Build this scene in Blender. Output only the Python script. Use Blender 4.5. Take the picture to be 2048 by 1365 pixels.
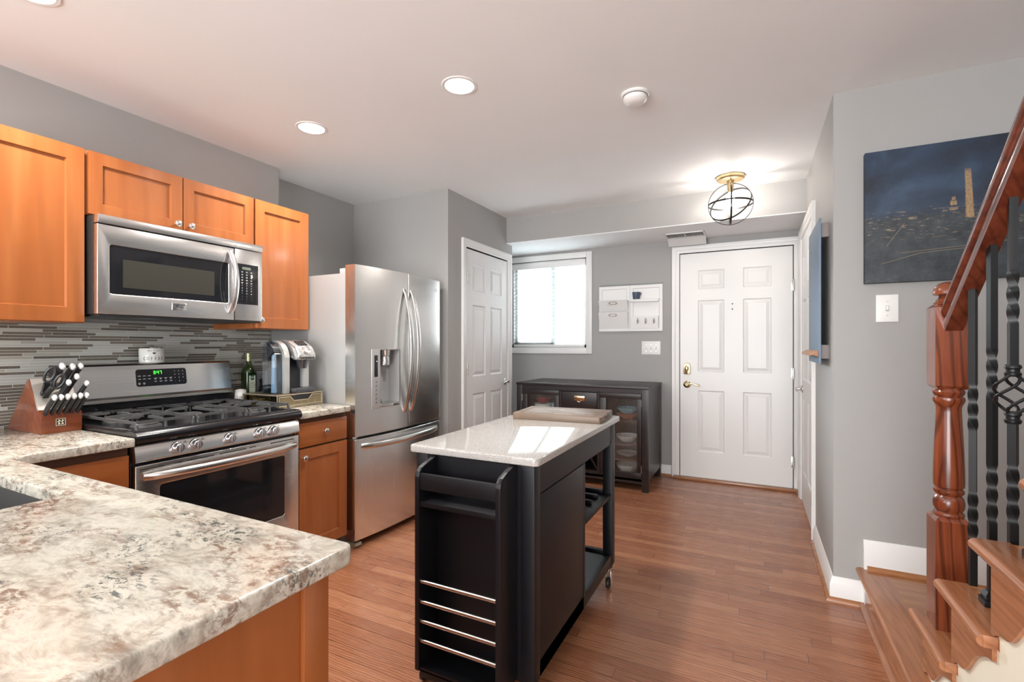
import bpy, bmesh, math, random
from math import radians as R, pi, sin, cos
from mathutils import Vector, Matrix
random.seed(7)
for o in list(bpy.data.objects): bpy.data.objects.remove(o)
S = bpy.context.scene
COL = S.collection

# ------------------------------------------------------------------ camera
cam = bpy.data.cameras.new('camera'); camo = bpy.data.objects.new('camera', cam); COL.objects.link(camo)
camo.location = (0, 0, 1.22); camo.rotation_euler = (pi/2, 0, R(26.68))
cam.sensor_width = 36; cam.lens = 962.8/2048*36; cam.shift_y = 7.7/2048
cam.clip_start = 0.02
S.camera = camo
# ------------------------------------------------------------------ world, exposure
w = bpy.data.worlds.new('world'); S.world = w; w.use_nodes = True
bgn = w.node_tree.nodes['Background']; bgn.inputs[0].default_value = (0.93, 0.97, 1.0, 1); bgn.inputs[1].default_value = 3.2
S.view_settings.view_transform = 'Standard'; S.view_settings.look = 'None'
S.view_settings.exposure = 0.42; S.view_settings.gamma = 1; S.view_settings.use_curve_mapping = False
H = 2.423           # ceiling
# ------------------------------------------------------------------ lights
def area(name, loc, rot, sx, sy, power, col=(1, 1, 1), spread=180):
    l = bpy.data.lights.new(name, 'AREA'); l.shape = 'RECTANGLE'; l.size = sx; l.size_y = sy
    l.energy = power; l.color = col; l.spread = R(spread)
    o = bpy.data.objects.new(name, l); COL.objects.link(o); o.location = loc; o.rotation_euler = rot
    return o
area('fill_rear', (-0.7, -3.45, 1.15), (R(106), 0, 0), 3.2, 2.0, 150, (0.97, 0.985, 1.0))  # added fill lamp behind the camera, tilted up to brighten the ceiling
area('daylight_front_window', (-2.0, 6.3, 3.9), (R(-48), 0, 0), 2.4, 1.8, 800, (0.90, 0.96, 1.0))
fw = area('daylight_front_sky', (-5.0, 7.4, 3.3), (0, 0, 0), 1.8, 1.5, 2300, (0.90, 0.96, 1.0))
fw.rotation_euler = (Vector((-0.7, 3.6, 1.1))-fw.location).to_track_quat('-Z', 'Y').to_euler()
area('fill_left_side', (-2.85, -1.7, 1.5), (R(90), 0, R(-90)), 1.4, 1.2, 36, (0.97, 0.99, 1.0))  # added fill lamp from the left; the wall here has no window
area('fill_stair_side', (2.25, -0.6, 2.2), (R(75), 0, R(75)), 1.2, 1.2, 10, (0.95, 0.98, 1.0))  # added fill lamp on the stair side, out of view
DOWN = [(-2.19, 1.885), (-1.22, 1.885), (-2.19, 0.72), (-0.6, -1.4)]  # last entry is an added fill spot out of view, without a fixture
for i, (x, y) in enumerate(DOWN):
    l = bpy.data.lights.new('downlight_or_fill', 'SPOT'); l.energy = 62; l.spot_size = R(150); l.spot_blend = 0.8
    l.shadow_soft_size = 0.055; l.color = (1.0, 0.955, 0.90)
    o = bpy.data.objects.new('downlight_or_fill', l); COL.objects.link(o); o.location = (x, y, H-0.02)


# ------------------------------------------------------------------ node helpers
def newmat(name):
    m = bpy.data.materials.new(name); m.use_nodes = True
    nt = m.node_tree; b = nt.nodes['Principled BSDF']
    return m, nt, b
def nd(nt, t, **kw):
    n = nt.nodes.new(t)
    for k, v in kw.items(): setattr(n, k, v)
    return n
def setin(nt, sock, v):
    if hasattr(v, 'links') or isinstance(v, bpy.types.NodeSocket): nt.links.new(v, sock)
    else: sock.default_value = v
def M(nt, op, a, b=0.0, c=None):
    n = nd(nt, 'ShaderNodeMath', operation=op); setin(nt, n.inputs[0], a); setin(nt, n.inputs[1], b)
    if c is not None: setin(nt, n.inputs[2], c)
    return n.outputs[0]
def comb(nt, x, y, z=0.0):
    n = nd(nt, 'ShaderNodeCombineXYZ'); setin(nt, n.inputs[0], x); setin(nt, n.inputs[1], y); setin(nt, n.inputs[2], z)
    return n.outputs[0]
def noise(nt, vec, scale, detail=4, rough=.5, dist=0.0):
    n = nd(nt, 'ShaderNodeTexNoise'); nt.links.new(vec, n.inputs['Vector']); n.inputs['Scale'].default_value = scale
    n.inputs['Detail'].default_value = detail; n.inputs['Roughness'].default_value = rough; n.inputs['Distortion'].default_value = dist
    return n.outputs['Fac']
def ramp(nt, fac, stops, interp='LINEAR'):
    n = nd(nt, 'ShaderNodeValToRGB'); n.color_ramp.interpolation = interp
    e = n.color_ramp.elements
    while len(e) < len(stops): e.new(0.5)
    for i, (p, c) in enumerate(stops):
        e[i].position = p; e[i].color = (*c, 1) if len(c) == 3 else c
    nt.links.new(fac, n.inputs[0]); return n.outputs[0]
def mix(nt, f, a, b, mode='MIX'):
    n = nd(nt, 'ShaderNodeMix', data_type='RGBA', blend_type=mode)
    setin(nt, n.inputs[0], f)
    for k, v in ((6, a), (7, b)):
        if isinstance(v, tuple): n.inputs[k].default_value = (*v, 1)
        else: nt.links.new(v, n.inputs[k])
    return n.outputs[2]
def coords(nt):
    tc = nd(nt, 'ShaderNodeTexCoord'); s = nd(nt, 'ShaderNodeSeparateXYZ'); nt.links.new(tc.outputs['Object'], s.inputs[0])
    return tc.outputs['Object'], s.outputs
def bump(nt, b, h, strength=.2, dist=.002):
    n = nd(nt, 'ShaderNodeBump'); n.inputs['Strength'].default_value = strength; n.inputs['Distance'].default_value = dist
    nt.links.new(h, n.inputs['Height']); nt.links.new(n.outputs[0], b.inputs['Normal'])
def plain(name, col, rough=.5, metal=0.0, spec=None, coat=0, emit=None, es=0, trans=0, ior=None, alpha=None):
    m, nt, b = newmat(name)
    b.inputs['Base Color'].default_value = (*col, 1); b.inputs['Roughness'].default_value = rough; b.inputs['Metallic'].default_value = metal
    if spec is not None: b.inputs['Specular IOR Level'].default_value = spec
    if coat: b.inputs['Coat Weight'].default_value = coat; b.inputs['Coat Roughness'].default_value = .08
    if emit: b.inputs['Emission Color'].default_value = (*emit, 1); b.inputs['Emission Strength'].default_value = es
    if trans: b.inputs['Transmission Weight'].default_value = trans
    if ior: b.inputs['IOR'].default_value = ior
    if alpha is not None: b.inputs['Alpha'].default_value = alpha
    return m
def paint(name, col, rough=.6, bs=.05):
    m, nt, b = newmat(name); v, s = coords(nt)
    n = noise(nt, v, 260, 3)
    n2 = noise(nt, v, 1.7, 2)
    c = mix(nt, n2, tuple(k*.97 for k in col), tuple(min(1, k*1.03) for k in col))
    nt.links.new(c, b.inputs['Base Color']); b.inputs['Roughness'].default_value = rough
    bump(nt, b, n, bs, .001); return m
def tiles(nt, u, v, wd, hg, grout):
    row = M(nt, 'FLOOR', M(nt, 'DIVIDE', v, hg))
    wn = nd(nt, 'ShaderNodeTexWhiteNoise', noise_dimensions='1D'); nt.links.new(row, wn.inputs['W'])
    uu = M(nt, 'ADD', M(nt, 'DIVIDE', u, wd), M(nt, 'MULTIPLY', wn.outputs[0], 7.3))
    col = M(nt, 'FLOOR', uu)
    w2 = nd(nt, 'ShaderNodeTexWhiteNoise', noise_dimensions='2D'); nt.links.new(comb(nt, row, col), w2.inputs['Vector'])
    fu = M(nt, 'FRACT', uu); fv = M(nt, 'FRACT', M(nt, 'DIVIDE', v, hg))
    eu = M(nt, 'MULTIPLY', M(nt, 'MINIMUM', fu, M(nt, 'SUBTRACT', 1.0, fu)), wd)
    ev = M(nt, 'MULTIPLY', M(nt, 'MINIMUM', fv, M(nt, 'SUBTRACT', 1.0, fv)), hg)
    e = M(nt, 'MINIMUM', eu, ev)
    return w2.outputs[0], M(nt, 'LESS_THAN', e, grout), row
def oak_floor():
    m, nt, b = newmat('oak_floor'); v, s = coords(nt)
    rnd, g, row = tiles(nt, s[0], s[1], .95, .060, .0007)
    gv = comb(nt, M(nt, 'ADD', M(nt, 'MULTIPLY', s[0], 1.1), M(nt, 'MULTIPLY', rnd, 40)), M(nt, 'MULTIPLY', s[1], 11), M(nt, 'MULTIPLY', rnd, 13))
    wv = nd(nt, 'ShaderNodeTexWave', wave_type='BANDS', bands_direction='Y'); nt.links.new(gv, wv.inputs['Vector'])
    wv.inputs['Scale'].default_value = 2.6; wv.inputs['Distortion'].default_value = 9; wv.inputs['Detail'].default_value = 2.5; wv.inputs['Detail Scale'].default_value = 1.1
    lines = ramp(nt, wv.outputs['Fac'], [(0, (0, 0, 0)), (.22, (.5, .5, .5)), (.5, (1, 1, 1))])
    fine = noise(nt, comb(nt, M(nt, 'MULTIPLY', s[0], 9), M(nt, 'MULTIPLY', s[1], 420)), 1, 3)
    big = noise(nt, comb(nt, M(nt, 'MULTIPLY', s[0], 1.2), M(nt, 'MULTIPLY', s[1], 9), M(nt, 'MULTIPLY', rnd, 9)), 1.5, 3)
    base = ramp(nt, rnd, [(0, (.31, .118, .062)), (.35, (.385, .158, .083)), (.7, (.455, .198, .106)), (1, (.53, .25, .138))])
    dark = mix(nt, 1.0, base, (.44, .33, .27), 'MULTIPLY')
    c = mix(nt, lines, dark, base)
    c = mix(nt, M(nt, 'MULTIPLY', fine, .45), c, (.16, .055, .028))
    c = mix(nt, M(nt, 'MULTIPLY', big, .22), c, (.52, .24, .11))
    c = mix(nt, g, c, (.05, .02, .012))
    nt.links.new(c, b.inputs['Base Color'])
    r = M(nt, 'ADD', .20, M(nt, 'MULTIPLY', fine, .12)); nt.links.new(r, b.inputs['Roughness'])
    bump(nt, b, M(nt, 'ADD', M(nt, 'MULTIPLY', fine, .3), M(nt, 'MULTIPLY', M(nt, 'SUBTRACT', 1.0, g), 1.0)), .12, .001)
    return m
def wood(name, c0, c1, c2, axis=2, sc=1.0, rough=.35, coat=.0, line=1.0, dist=5):
    """axis = grain direction"""
    m, nt, b = newmat(name); v, s = coords(nt)
    k = [16*sc]*3; k[axis] = 1.3*sc
    gv = comb(nt, M(nt, 'MULTIPLY', s[0], k[0]), M(nt, 'MULTIPLY', s[1], k[1]), M(nt, 'MULTIPLY', s[2], k[2]))
    n1 = noise(nt, gv, 1.3, 4, .55, .6)
    wv = nd(nt, 'ShaderNodeTexWave', wave_type='BANDS', bands_direction='DIAGONAL'); nt.links.new(gv, wv.inputs['Vector'])
    wv.inputs['Scale'].default_value = 1.0; wv.inputs['Distortion'].default_value = dist; wv.inputs['Detail'].default_value = 2; wv.inputs['Detail Scale'].default_value = .8
    k2 = [380]*3; k2[axis] = 9
    fine = noise(nt, comb(nt, *[M(nt, 'MULTIPLY', s[i], k2[i]) for i in range(3)]), 1, 2)
    c = ramp(nt, n1, [(.3, c0), (.5, c1), (.72, c2)])
    dk = ramp(nt, wv.outputs['Fac'], [(0, (0, 0, 0)), (.35, (1, 1, 1))])
    c = mix(nt, M(nt, 'MULTIPLY', M(nt, 'SUBTRACT', 1.0, dk), line), c, tuple(q*.35 for q in c0))
    c = mix(nt, M(nt, 'MULTIPLY', fine, .25*line+.05), c, tuple(q*.5 for q in c0))
    nt.links.new(c, b.inputs['Base Color']); b.inputs['Roughness'].default_value = rough
    if coat: b.inputs['Coat Weight'].default_value = coat; b.inputs['Coat Roughness'].default_value = .12
    bump(nt, b, fine, .06, .0006); return m
def granite():
    m, nt, b = newmat('granite'); v, s = coords(nt)
    w0 = nd(nt, 'ShaderNodeTexNoise'); nt.links.new(v, w0.inputs['Vector']); w0.inputs['Scale'].default_value = 5; w0.inputs['Detail'].default_value = 5
    rot = nd(nt, 'ShaderNodeMapping'); rot.inputs['Rotation'].default_value = (0, 0, R(22)); rot.inputs['Scale'].default_value = (1, 2.0, 1.6); nt.links.new(v, rot.inputs['Vector'])
    vv = nd(nt, 'ShaderNodeVectorMath', operation='MULTIPLY_ADD'); nt.links.new(w0.outputs['Color'], vv.inputs[0]); vv.inputs[1].default_value = (.10, .10, .10); nt.links.new(rot.outputs[0], vv.inputs[2])
    P_ = vv.outputs[0]
    a = noise(nt, P_, 15, 8, .66, .5); bb = noise(nt, P_, 34, 9, .74, .3); big = noise(nt, P_, 4.3, 4, .5)
    off = nd(nt, 'ShaderNodeVectorMath', operation='ADD'); nt.links.new(P_, off.inputs[0]); off.inputs[1].default_value = (7, 3, 5)
    d = noise(nt, off.outputs[0], 48, 8, .75, .4); e = noise(nt, off.outputs[0], 6.5, 5, .6); fine = noise(nt, v, 190, 4, .6)
    c = ramp(nt, a, [(.30, (.26, .24, .205)), (.42, (.44, .41, .345)), (.54, (.62, .59, .51)), (.7, (.37, .35, .31))])
    # rusty brown veins
    f1 = M(nt, 'MULTIPLY', ramp(nt, bb, [(.47, (0, 0, 0)), (.56, (1, 1, 1))]), ramp(nt, e, [(.46, (0, 0, 0)), (.60, (1, 1, 1))]))
    c = mix(nt, M(nt, 'MULTIPLY', f1, .85), c, (.165, .085, .05))
    f3 = M(nt, 'MULTIPLY', ramp(nt, d, [(.5, (0, 0, 0)), (.64, (1, 1, 1))]), ramp(nt, big, [(.34, (1, 1, 1)), (.5, (0, 0, 0))]))
    c = mix(nt, M(nt, 'MULTIPLY', f3, .55), c, (.27, .265, .25))
    # dark mineral specks
    f2 = M(nt, 'MULTIPLY', ramp(nt, d, [(.52, (0, 0, 0)), (.57, (1, 1, 1))]), ramp(nt, big, [(.48, (0, 0, 0)), (.60, (1, 1, 1))]))
    c = mix(nt, M(nt, 'MULTIPLY', f2, .95), c, (.03, .045, .045))
    c = mix(nt, M(nt, 'MULTIPLY', fine, .18), c, (.45, .40, .33))
    nt.links.new(c, b.inputs['Base Color']); b.inputs['Roughness'].default_value = .13
    return m
def quartz():
    m, nt, b = newmat('speckled_stone'); v, s = coords(nt)
    a = noise(nt, v, 330, 3, .7); c2 = noise(nt, v, 500, 2, .6)
    c = ramp(nt, a, [(.34, (.09, .085, .08)), (.43, (.29, .275, .26)), (.52, (.43, .415, .395)), (.7, (.56, .55, .53))])
    c = mix(nt, M(nt, 'MULTIPLY', c2, .3), c, (.5, .47, .44))
    nt.links.new(c, b.inputs['Base Color']); b.inputs['Roughness'].default_value = .06
    return m
def mosaic():
    m, nt, b = newmat('mosaic_tile'); v, s = coords(nt)
    rnd, g, row = tiles(nt, s[1], s[2], .165, .0136, .0009)
    c = ramp(nt, rnd, [(0, (.42, .42, .385)), (.20, (.120, .098, .075)), (.46, (.46, .455, .42)), (.57, (.15, .122, .095)), (.80, (.34, .325, .28)), (.88, (.088, .074, .062))], 'CONSTANT')
    n = noise(nt, v, 60, 3); c = mix(nt, M(nt, 'MULTIPLY', n, .25), c, (.3, .29, .27))
    c = mix(nt, g, c, (.55, .54, .50)); nt.links.new(c, b.inputs['Base Color'])
    r = M(nt, 'ADD', .12, M(nt, 'MULTIPLY', g, .6)); nt.links.new(r, b.inputs['Roughness'])
    bump(nt, b, M(nt, 'SUBTRACT', 1.0, g), .5, .001); return m
def steel(name, axis, base=.60, rough=.27, aniso=0.0):
    m, nt, b = newmat(name); v, s = coords(nt)
    k = [700]*3; k[axis] = 4
    n = noise(nt, comb(nt, *[M(nt, 'MULTIPLY', s[i], k[i]) for i in range(3)]), 1, 2)
    c = mix(nt, n, (base*.93, base*.925, base*.91), (min(1, base*1.07), min(1, base*1.06), min(1, base*1.04)))
    nt.links.new(c, b.inputs['Base Color']); b.inputs['Metallic'].default_value = 1
    r = M(nt, 'ADD', rough-.05, M(nt, 'MULTIPLY', n, .10)); nt.links.new(r, b.inputs['Roughness'])
    bump(nt, b, n, .04, .0004); return m
def butcher():
    m, nt, b = newmat('butcher_block'); v, s = coords(nt)
    rnd, g, row = tiles(nt, s[0], s[1], .085, .038, .0002)
    fine = noise(nt, comb(nt, M(nt, 'MULTIPLY', s[0], 30), M(nt, 'MULTIPLY', s[1], 260), M(nt, 'MULTIPLY', s[2], 30)), 1, 3)
    c = ramp(nt, rnd, [(0, (.055, .033, .02)), (.3, (.105, .068, .042)), (.6, (.155, .105, .068)), (1, (.23, .175, .12))])
    c = mix(nt, M(nt, 'MULTIPLY', fine, .35), c, (.2, .12, .08)); nt.links.new(c, b.inputs['Base Color'])
    b.inputs['Roughness'].default_value = .38; return m
def ribbed():
    m = bpy.data.materials.new('ribbed_glass'); m.use_nodes = True; nt = m.node_tree; nt.nodes.clear()
    out = nd(nt, 'ShaderNodeOutputMaterial'); v, s = coords(nt)
    wv = nd(nt, 'ShaderNodeTexWave', wave_type='BANDS', bands_direction='X'); nt.links.new(v, wv.inputs['Vector']); wv.inputs['Scale'].default_value = 26
    t = nd(nt, 'ShaderNodeBsdfTransparent'); t.inputs[0].default_value = (.93, .95, .95, 1)
    gl = nd(nt, 'ShaderNodeBsdfGlossy'); gl.inputs['Roughness'].default_value = .08
    bp = nd(nt, 'ShaderNodeBump'); bp.inputs['Strength'].default_value = .8; bp.inputs['Distance'].default_value = .003; nt.links.new(wv.outputs['Fac'], bp.inputs['Height']); nt.links.new(bp.outputs[0], gl.inputs['Normal'])
    f = M(nt, 'ADD', .06, M(nt, 'MULTIPLY', M(nt, 'POWER', wv.outputs['Fac'], 3.0), .16))
    ms = nd(nt, 'ShaderNodeMixShader'); nt.links.new(f, ms.inputs[0]); nt.links.new(t.outputs[0], ms.inputs[1]); nt.links.new(gl.outputs[0], ms.inputs[2])
    nt.links.new(ms.outputs[0], out.inputs[0]); return m
def thin(name, col, refl=.08):
    m = bpy.data.materials.new(name); m.use_nodes = True; nt = m.node_tree; nt.nodes.clear()
    out = nd(nt, 'ShaderNodeOutputMaterial'); t = nd(nt, 'ShaderNodeBsdfTransparent'); t.inputs[0].default_value = (*col, 1)
    gl = nd(nt, 'ShaderNodeBsdfGlossy'); gl.inputs['Roughness'].default_value = .03
    ms = nd(nt, 'ShaderNodeMixShader'); ms.inputs[0].default_value = refl
    nt.links.new(t.outputs[0], ms.inputs[1]); nt.links.new(gl.outputs[0], ms.inputs[2]); nt.links.new(ms.outputs[0], out.inputs[0]); return m
def night_canvas():
    m, nt, b = newmat('night_canvas'); v, s = coords(nt)
    sky = noise(nt, v, 3.2, 4, .6, .4); rough_ = noise(nt, v, 55, 5, .7)
    c = ramp(nt, sky, [(.34, (.006, .011, .024)), (.5, (.015, .033, .066)), (.68, (.05, .095, .165))])
    zz = s[2]
    land = ramp(nt, M(nt, 'ADD', zz, M(nt, 'MULTIPLY', sky, .05)), [(.30, (1, 1, 1)), (.345, (0, 0, 0))])
    g2 = noise(nt, v, 14, 5, .7)
    lc = ramp(nt, g2, [(.35, (.010, .014, .018)), (.6, (.035, .045, .052)), (.75, (.09, .09, .08))])
    c = mix(nt, land, c, lc)
    st = noise(nt, comb(nt, M(nt, 'MULTIPLY', s[0], 26), 0.0, M(nt, 'MULTIPLY', s[2], 90)), 1, 5, .7)
    band = M(nt, 'MULTIPLY', ramp(nt, zz, [(.16, (0, 0, 0)), (.24, (1, 1, 1)), (.30, (1, 1, 1)), (.335, (0, 0, 0))]), ramp(nt, st, [(.55, (0, 0, 0)), (.68, (1, 1, 1))]))
    c = mix(nt, M(nt, 'MULTIPLY', band, .8), c, (.42, .32, .18))
    c = mix(nt, M(nt, 'MULTIPLY', rough_, .10), c, (.12, .14, .17))
    wob = M(nt, 'MULTIPLY', M(nt, 'SUBTRACT', noise(nt, v, 90, 3, .7), .5), .010)
    def blob(xc, xh, z0, z1, soft=.003, lean=0.0, taper=0.0):
        cx = M(nt, 'ADD', xc, M(nt, 'MULTIPLY', M(nt, 'SUBTRACT', zz, z0), lean)); hw = M(nt, 'SUBTRACT', xh, M(nt, 'MULTIPLY', M(nt, 'SUBTRACT', zz, z0), taper))
        a_ = M(nt, 'DIVIDE', M(nt, 'ADD', M(nt, 'SUBTRACT', hw, M(nt, 'ABSOLUTE', M(nt, 'SUBTRACT', s[0], cx))), wob), soft)
        b1 = M(nt, 'DIVIDE', M(nt, 'ADD', M(nt, 'SUBTRACT', zz, z0), wob), soft); b2_ = M(nt, 'DIVIDE', M(nt, 'ADD', M(nt, 'SUBTRACT', z1, zz), wob), soft*5)
        n_ = M(nt, 'MINIMUM', a_, M(nt, 'MINIMUM', b1, b2_)); q_ = nd(nt, 'ShaderNodeClamp'); nt.links.new(n_, q_.inputs[0]); return q_.outputs[0]
    gold = ramp(nt, noise(nt, v, 120, 3, .7), [(.3, (.20, .13, .065)), (.6, (.40, .26, .13)), (.8, (.50, .36, .20))])
    for args in ((.3685, .0155, .262, .478, .004, -.035, .018), (.314, .0115, .322, .346, .002), (.314, .0075, .344, .362, .002, 0.0, .12), (.305, .060, .312, .3165, .002), (.314, .016, .300, .318, .003)):
        c = mix(nt, M(nt, 'MULTIPLY', blob(*args), .9), c, gold)
    nt.links.new(c, b.inputs['Base Color']); b.inputs['Roughness'].default_value = .6; bump(nt, b, rough_, .15, .002); return m

WALL = paint('grey_wall_paint', (.365, .362, .352), .62)
CEIL = paint('ceiling_paint', (.84, .86, .87), .8)
TRIM = paint('white_trim_paint', (.80, .80, .79), .35, .01)
DOORW = wood('white_grained_door', (.77, .78, .78), (.79, .80, .80), (.81, .81, .81), 2, 3.0, .4, 0, .03, 8)
PLASTICW = plain('white_plastic', (.82, .82, .80), .35)
FLOOR = oak_floor()
MAPLE = wood('maple_cabinet', (.27, .078, .018), (.32, .096, .024), (.375, .125, .037), 2, .45, .30, .15, .10, 2)
MAPLEY = wood('maple_cabinet_side_grain', (.27, .078, .018), (.32, .096, .024), (.375, .125, .037), 1, .45, .30, .15, .10, 2)
MAPSHADE = plain('cabinet_gap_shade', (.09, .035, .015), .6)  # dark maple tone, shade of the door gaps put into the colour
GRAN = granite(); QUARTZ = quartz(); MOSAIC = mosaic()
STV = steel('brushed_steel_vertical', 2, .76, .25); STH = steel('brushed_steel_horizontal', 1, .74, .25)
STSIDE = plain('grey_textured_metal', (.38, .38, .375), .42, .45)
CHROME = plain('polished_metal', (.78, .78, .77), .12, 1)
NICKEL = plain('satin_nickel', (.62, .60, .57), .26, 1)
BRASS = plain('polished_brass', (.75, .60, .36), .16, 1)
AGED = plain('aged_gold_metal', (.55, .42, .24), .35, 1)
BLACKP = paint('black_island_paint', (.006, .006, .008), .38, .02); BLACKP.node_tree.nodes['Principled BSDF'].inputs['Specular IOR Level'].default_value = .3
ESP = wood('espresso_wood', (.009, .006, .006), (.014, .008, .007), (.022, .011, .010), 0, .6, .35, 0, .2, 2)
BLKG = plain('black_glass', (.012, .012, .014), .07)
BLKE = plain('black_enamel', (.010, .010, .012), .16)
BLKPL = plain('black_plastic', (.018, .018, .020), .4)
IRON = plain('cast_iron', (.085, .085, .085), .34, .3)
KCAP = plain('satin_cap', (.74, .74, .73), .33, .55)
KNOBM = plain('knob_metal', (.72, .73, .75), .24, .9)
GRAYPL = plain('grey_plastic', (.36, .36, .36), .45)
RAILW = wood('cherry_stained_oak', (.13, .028, .011), (.22, .052, .019), (.31, .085, .032), 2, 1.3, .26, .3, .7, 7)
RAILY = wood('cherry_stained_oak_lengthwise', (.085, .018, .010), (.13, .029, .014), (.18, .045, .021), 1, 1.3, .22, .4, .35, 3)
TREADY = wood('oak_tread_lengthwise', (.26, .095, .040), (.34, .135, .060), (.42, .18, .085), 1, 1.5, .25, .2, .2, 7)
TREADX = wood('oak_tread_crosswise', (.25, .095, .034), (.35, .145, .055), (.44, .19, .08), 0, 1.5, .25, .2, .2, 7)
WIRON = plain('black_wrought_iron', (.017, .018, .019), .38, .5)
CREAM = paint('cream_skirt_paint', (.76, .73, .60), .5)
KBLOCK = wood('knife_block_cherry', (.12, .028, .011), (.18, .044, .015), (.24, .065, .022), 1, .8, .28, .2, .25, 2)
CERAM = plain('white_ceramic', (.72, .71, .67), .22)
INK = plain('dark_ink', (.02, .018, .016), .6)
WINK = plain('white_print', (.7, .7, .7), .5)
RIB = ribbed(); CLEAR = thin('clear_plastic', (.80, .86, .90), .12); PANE = thin('window_glass', (.96, .98, .98), .05)
SMOKED = thin('smoked_mesh', (.62, .57, .45), .06)
DGREEN = plain('dark_green_glass', (.016, .028, .008), .06, 0, .8)
SLATE = paint('slate_blue_board', (.165, .235, .32), .6, .3)
CANVAS = night_canvas()
GLOW = plain('lamp_glow', (1, 1, 1), .5, emit=(1, .95, .88), es=22)
BULB = plain('bulb_glow', (1, 1, 1), .5, emit=(1, .91, .83), es=135)
GREENLED = plain('green_led', (0, 0, 0), .5, emit=(.05, 1.0, .05), es=2.2)
PALELED = plain('pale_led', (0, 0, 0), .5, emit=(.75, .85, 1.0), es=1.2)
GOLDP = paint('gold_paint', (.36, .24, .115), .7, .4)
BUTCH = butcher()

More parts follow.
